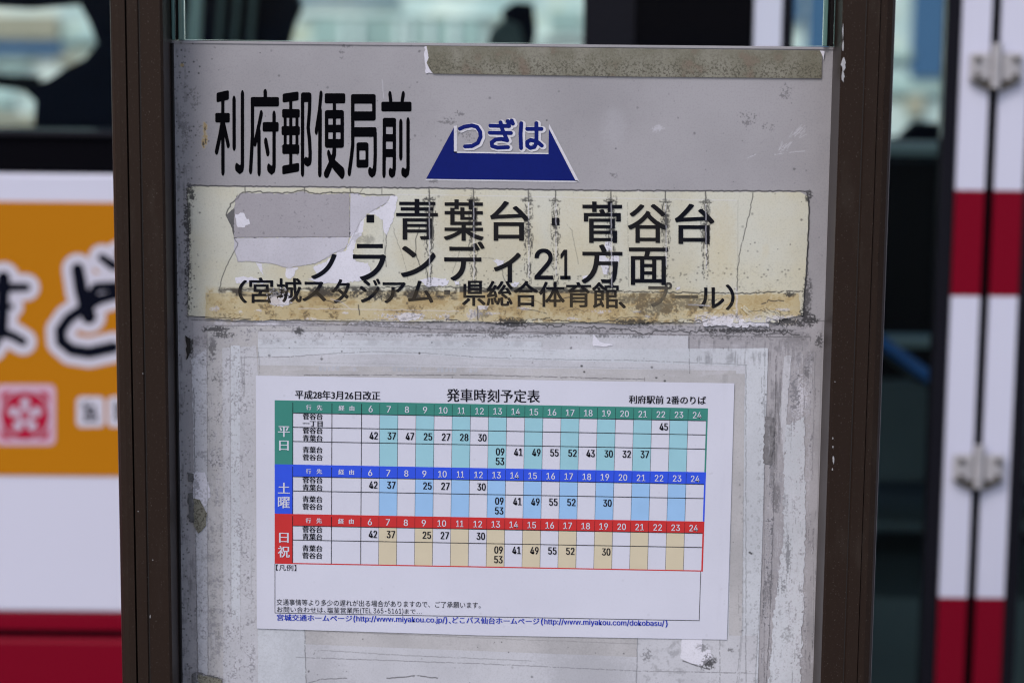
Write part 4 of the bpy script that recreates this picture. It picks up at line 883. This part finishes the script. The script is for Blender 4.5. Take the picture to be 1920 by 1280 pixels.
for pyc in (124, 872):
    cx = (bx(1832) + bx(1851)) / 2; cz = P(1850, pyc, YB).z
    h = MB().box(cx - .030, cx - .0065, YB - .016, YB - .0052, cz - .016, cz + .016, .003).build('hinge', M['hinge'], door)
    for sx in (-1, 1):
        if sx > 0: MB().box(cx + .0065, cx + .030, YB - .016, YB - .0052, cz - .016, cz + .016, .003).build('hinge_leaf', M['hinge'], h)
        for dz in (-.010, .009): MB().tube([(cx + sx * .0215, YB - .021, cz + dz), (cx + sx * .0215, YB - .0158, cz + dz)], .0034, 8).build('bolt', M['bolt'], h)
        MB().prism_y([(cx + sx * .030, cz - .0165), (cx + sx * .007, cz - .0165), (cx + sx * .0065, cz - .028)], YB - .014, YB - .0052).build('gusset', M['bolt'], h)
    MB().tube([(cx, YB - .014, cz - .024), (cx, YB - .014, cz + .027)], .0062, 12).build('knuckle', M['hinge'], h)
# inside, seen through the door
def ins(name, px0, px1, py0, py1, y, th, mat, bev=.004):
    a, c = P(px0, py0, y), P(px1, py1, y); return bb(name, a.x, c.x, y, y + th, c.z, a.z, mat, bev=bev)
ins('window_ledge', 1440, 2000, 268, 295, 2.1, .06, 'pale_trim')
ins('inner_wall', 1440, 2000, 298, 1400, 2.75, .03, 'interior')
ins('step_trim', 1440, 2000, 632, 655, 2.1, .05, 'pale_trim')
ins('step_riser', 1440, 2000, 716, 906, 2.0, .05, 'interior_teal')
ins('step_riser', 1440, 2000, 975, 1000, 1.9, .3, 'interior_teal')
ins('step_riser', 1440, 2000, 1118, 1500, 1.75, .4, 'interior_teal')
MB().tube([P(1600, 600, 1.8), P(1762, 722, 1.8), P(1900, 826, 1.8)], .009, 12).build('handrail', M['rail'], bus, True)
MB().tube([P(1600, 612, 1.83), P(1762, 736, 1.83), P(1900, 840, 1.83)], .008, 12).build('handrail', M['interior_teal'], bus, True)
dark([(1700, 250), (1720, 232), (1800, 236), (1800, 262), (1690, 262)], 2.6, .05)
# ------------------------------------------------------------------ far side of the street
m, nt, b = newmat('pale_facade')
c = mixc(nt, ramp(nt, noise(nt, 3.2, 5), .36, .64), (.90, .90, .86), (.56, .66, .66)); c = mixc(nt, ramp(nt, noise(nt, 5.5, 4, (1, 1, 3)), .52, .66), c, (.62, .58, .42))
nt.links.new(c, b.inputs['Base Color']); b.inputs['Roughness'].default_value = .7; M['facade'] = m; M['facade_frame'] = plain('facade_white', (.85, .86, .86), .5); M['blind'] = plain('grey_green_glass', (.46, .56, .54), .5, 0, .2, .3, 2)
M['blueband'] = plain('blue_band', (.06, .14, .28), .5); M['brick'] = plain('tan_wall', (.46, .40, .31), .8, 0, .3, .2, 2)
YH = 12.0
hs = empty('building', (0, YH + 2, -.13)); tag(hs, 'pale low building across the street, blurred through the bus windows', 'building')
def hb(name, px0, px1, py0, py1, mat, d=0.0, th=.1, up=None):
    a, c = P(px0, py0, YH), P(px1, py1, YH); z1 = up if up else a.z
    return MB().box(a.x, c.x, YH - d, YH - d + th, max(c.z, -.12), z1).build(name, M[mat], hs)
MB().box(-9, 9, YH, YH + 6, -.12, 3.6).build('wall', M['facade'], hs)
MB().box(-9.2, 9.2, YH - .4, YH + 6.2, 3.602, 3.75).build('roof', M['facade_frame'], hs)
for (a, b_, c, d, mt, nm) in ((-60, 112, 28, 72, 'brick', 'tan_panel'), (-60, 118, 78, 102, 'blueband', 'blue_band'), (-60, 60, 112, 120, 'blind', 'vent'), (20, 40, 128, 150, 'blind', 'vent'), (-60, 26, 176, 200, 'blind', 'vent'), (-60, 70, 214, 232, 'brick', 'tan_panel'), (120, 180, 60, 78, 'blind', 'vent'), (110, 150, 104, 118, 'brick', 'tan_panel'), (1010, 1170, 66, 74, 'facade_frame', 'ledge'), (560, 930, 26, 32, 'facade_frame', 'ledge'), (1640, 1712, 96, 110, 'blind', 'vent'),
                              (560, 750, -6, 2, 'blueband', 'eave_line'), (586, 900, 34, 90, 'blind', 'window'), (1030, 1090, 20, 60, 'blind', 'window'), (1714, 1900, -90, 146, 'blueband', 'blue_panel'), (1478, 1500, -60, 40, 'blueband', 'blue_panel'), (1516, 1600, -90, 150, 'blueband', 'blue_panel'), (1640, 1800, 152, 176, 'blind', 'plinth_band'), (1700, 1730, 176, 215, 'brick', 'tan_panel')):  # blue panels added on the lit facade give the door glass its blue
    o = hb(nm, a, b_, c, d, mt, .05)
    if nm == 'window' and a == 586:
        for x in (640, 668, 742, 764, 800, 846):
            q0, q1 = P(x, c + 4, YH), P(x + 12, d, YH); MB().box(q0.x, q1.x, YH - .08, YH - .051, q1.z, q0.z).build('frame', M['facade_frame'], o)
for x in (-5, -3.4, 3.2, 4.6):
    o = MB().box(x, x + 1.1, YH - .05, YH - .001, 1.4, 2.7).build('window', M['blind'], hs)
    MB().box(x + .52, x + .58, YH - .08, YH - .051, 1.4, 2.7).build('frame', M['facade_frame'], o)

bpy.data.objects.remove(dg_obj, do_unlink=True)
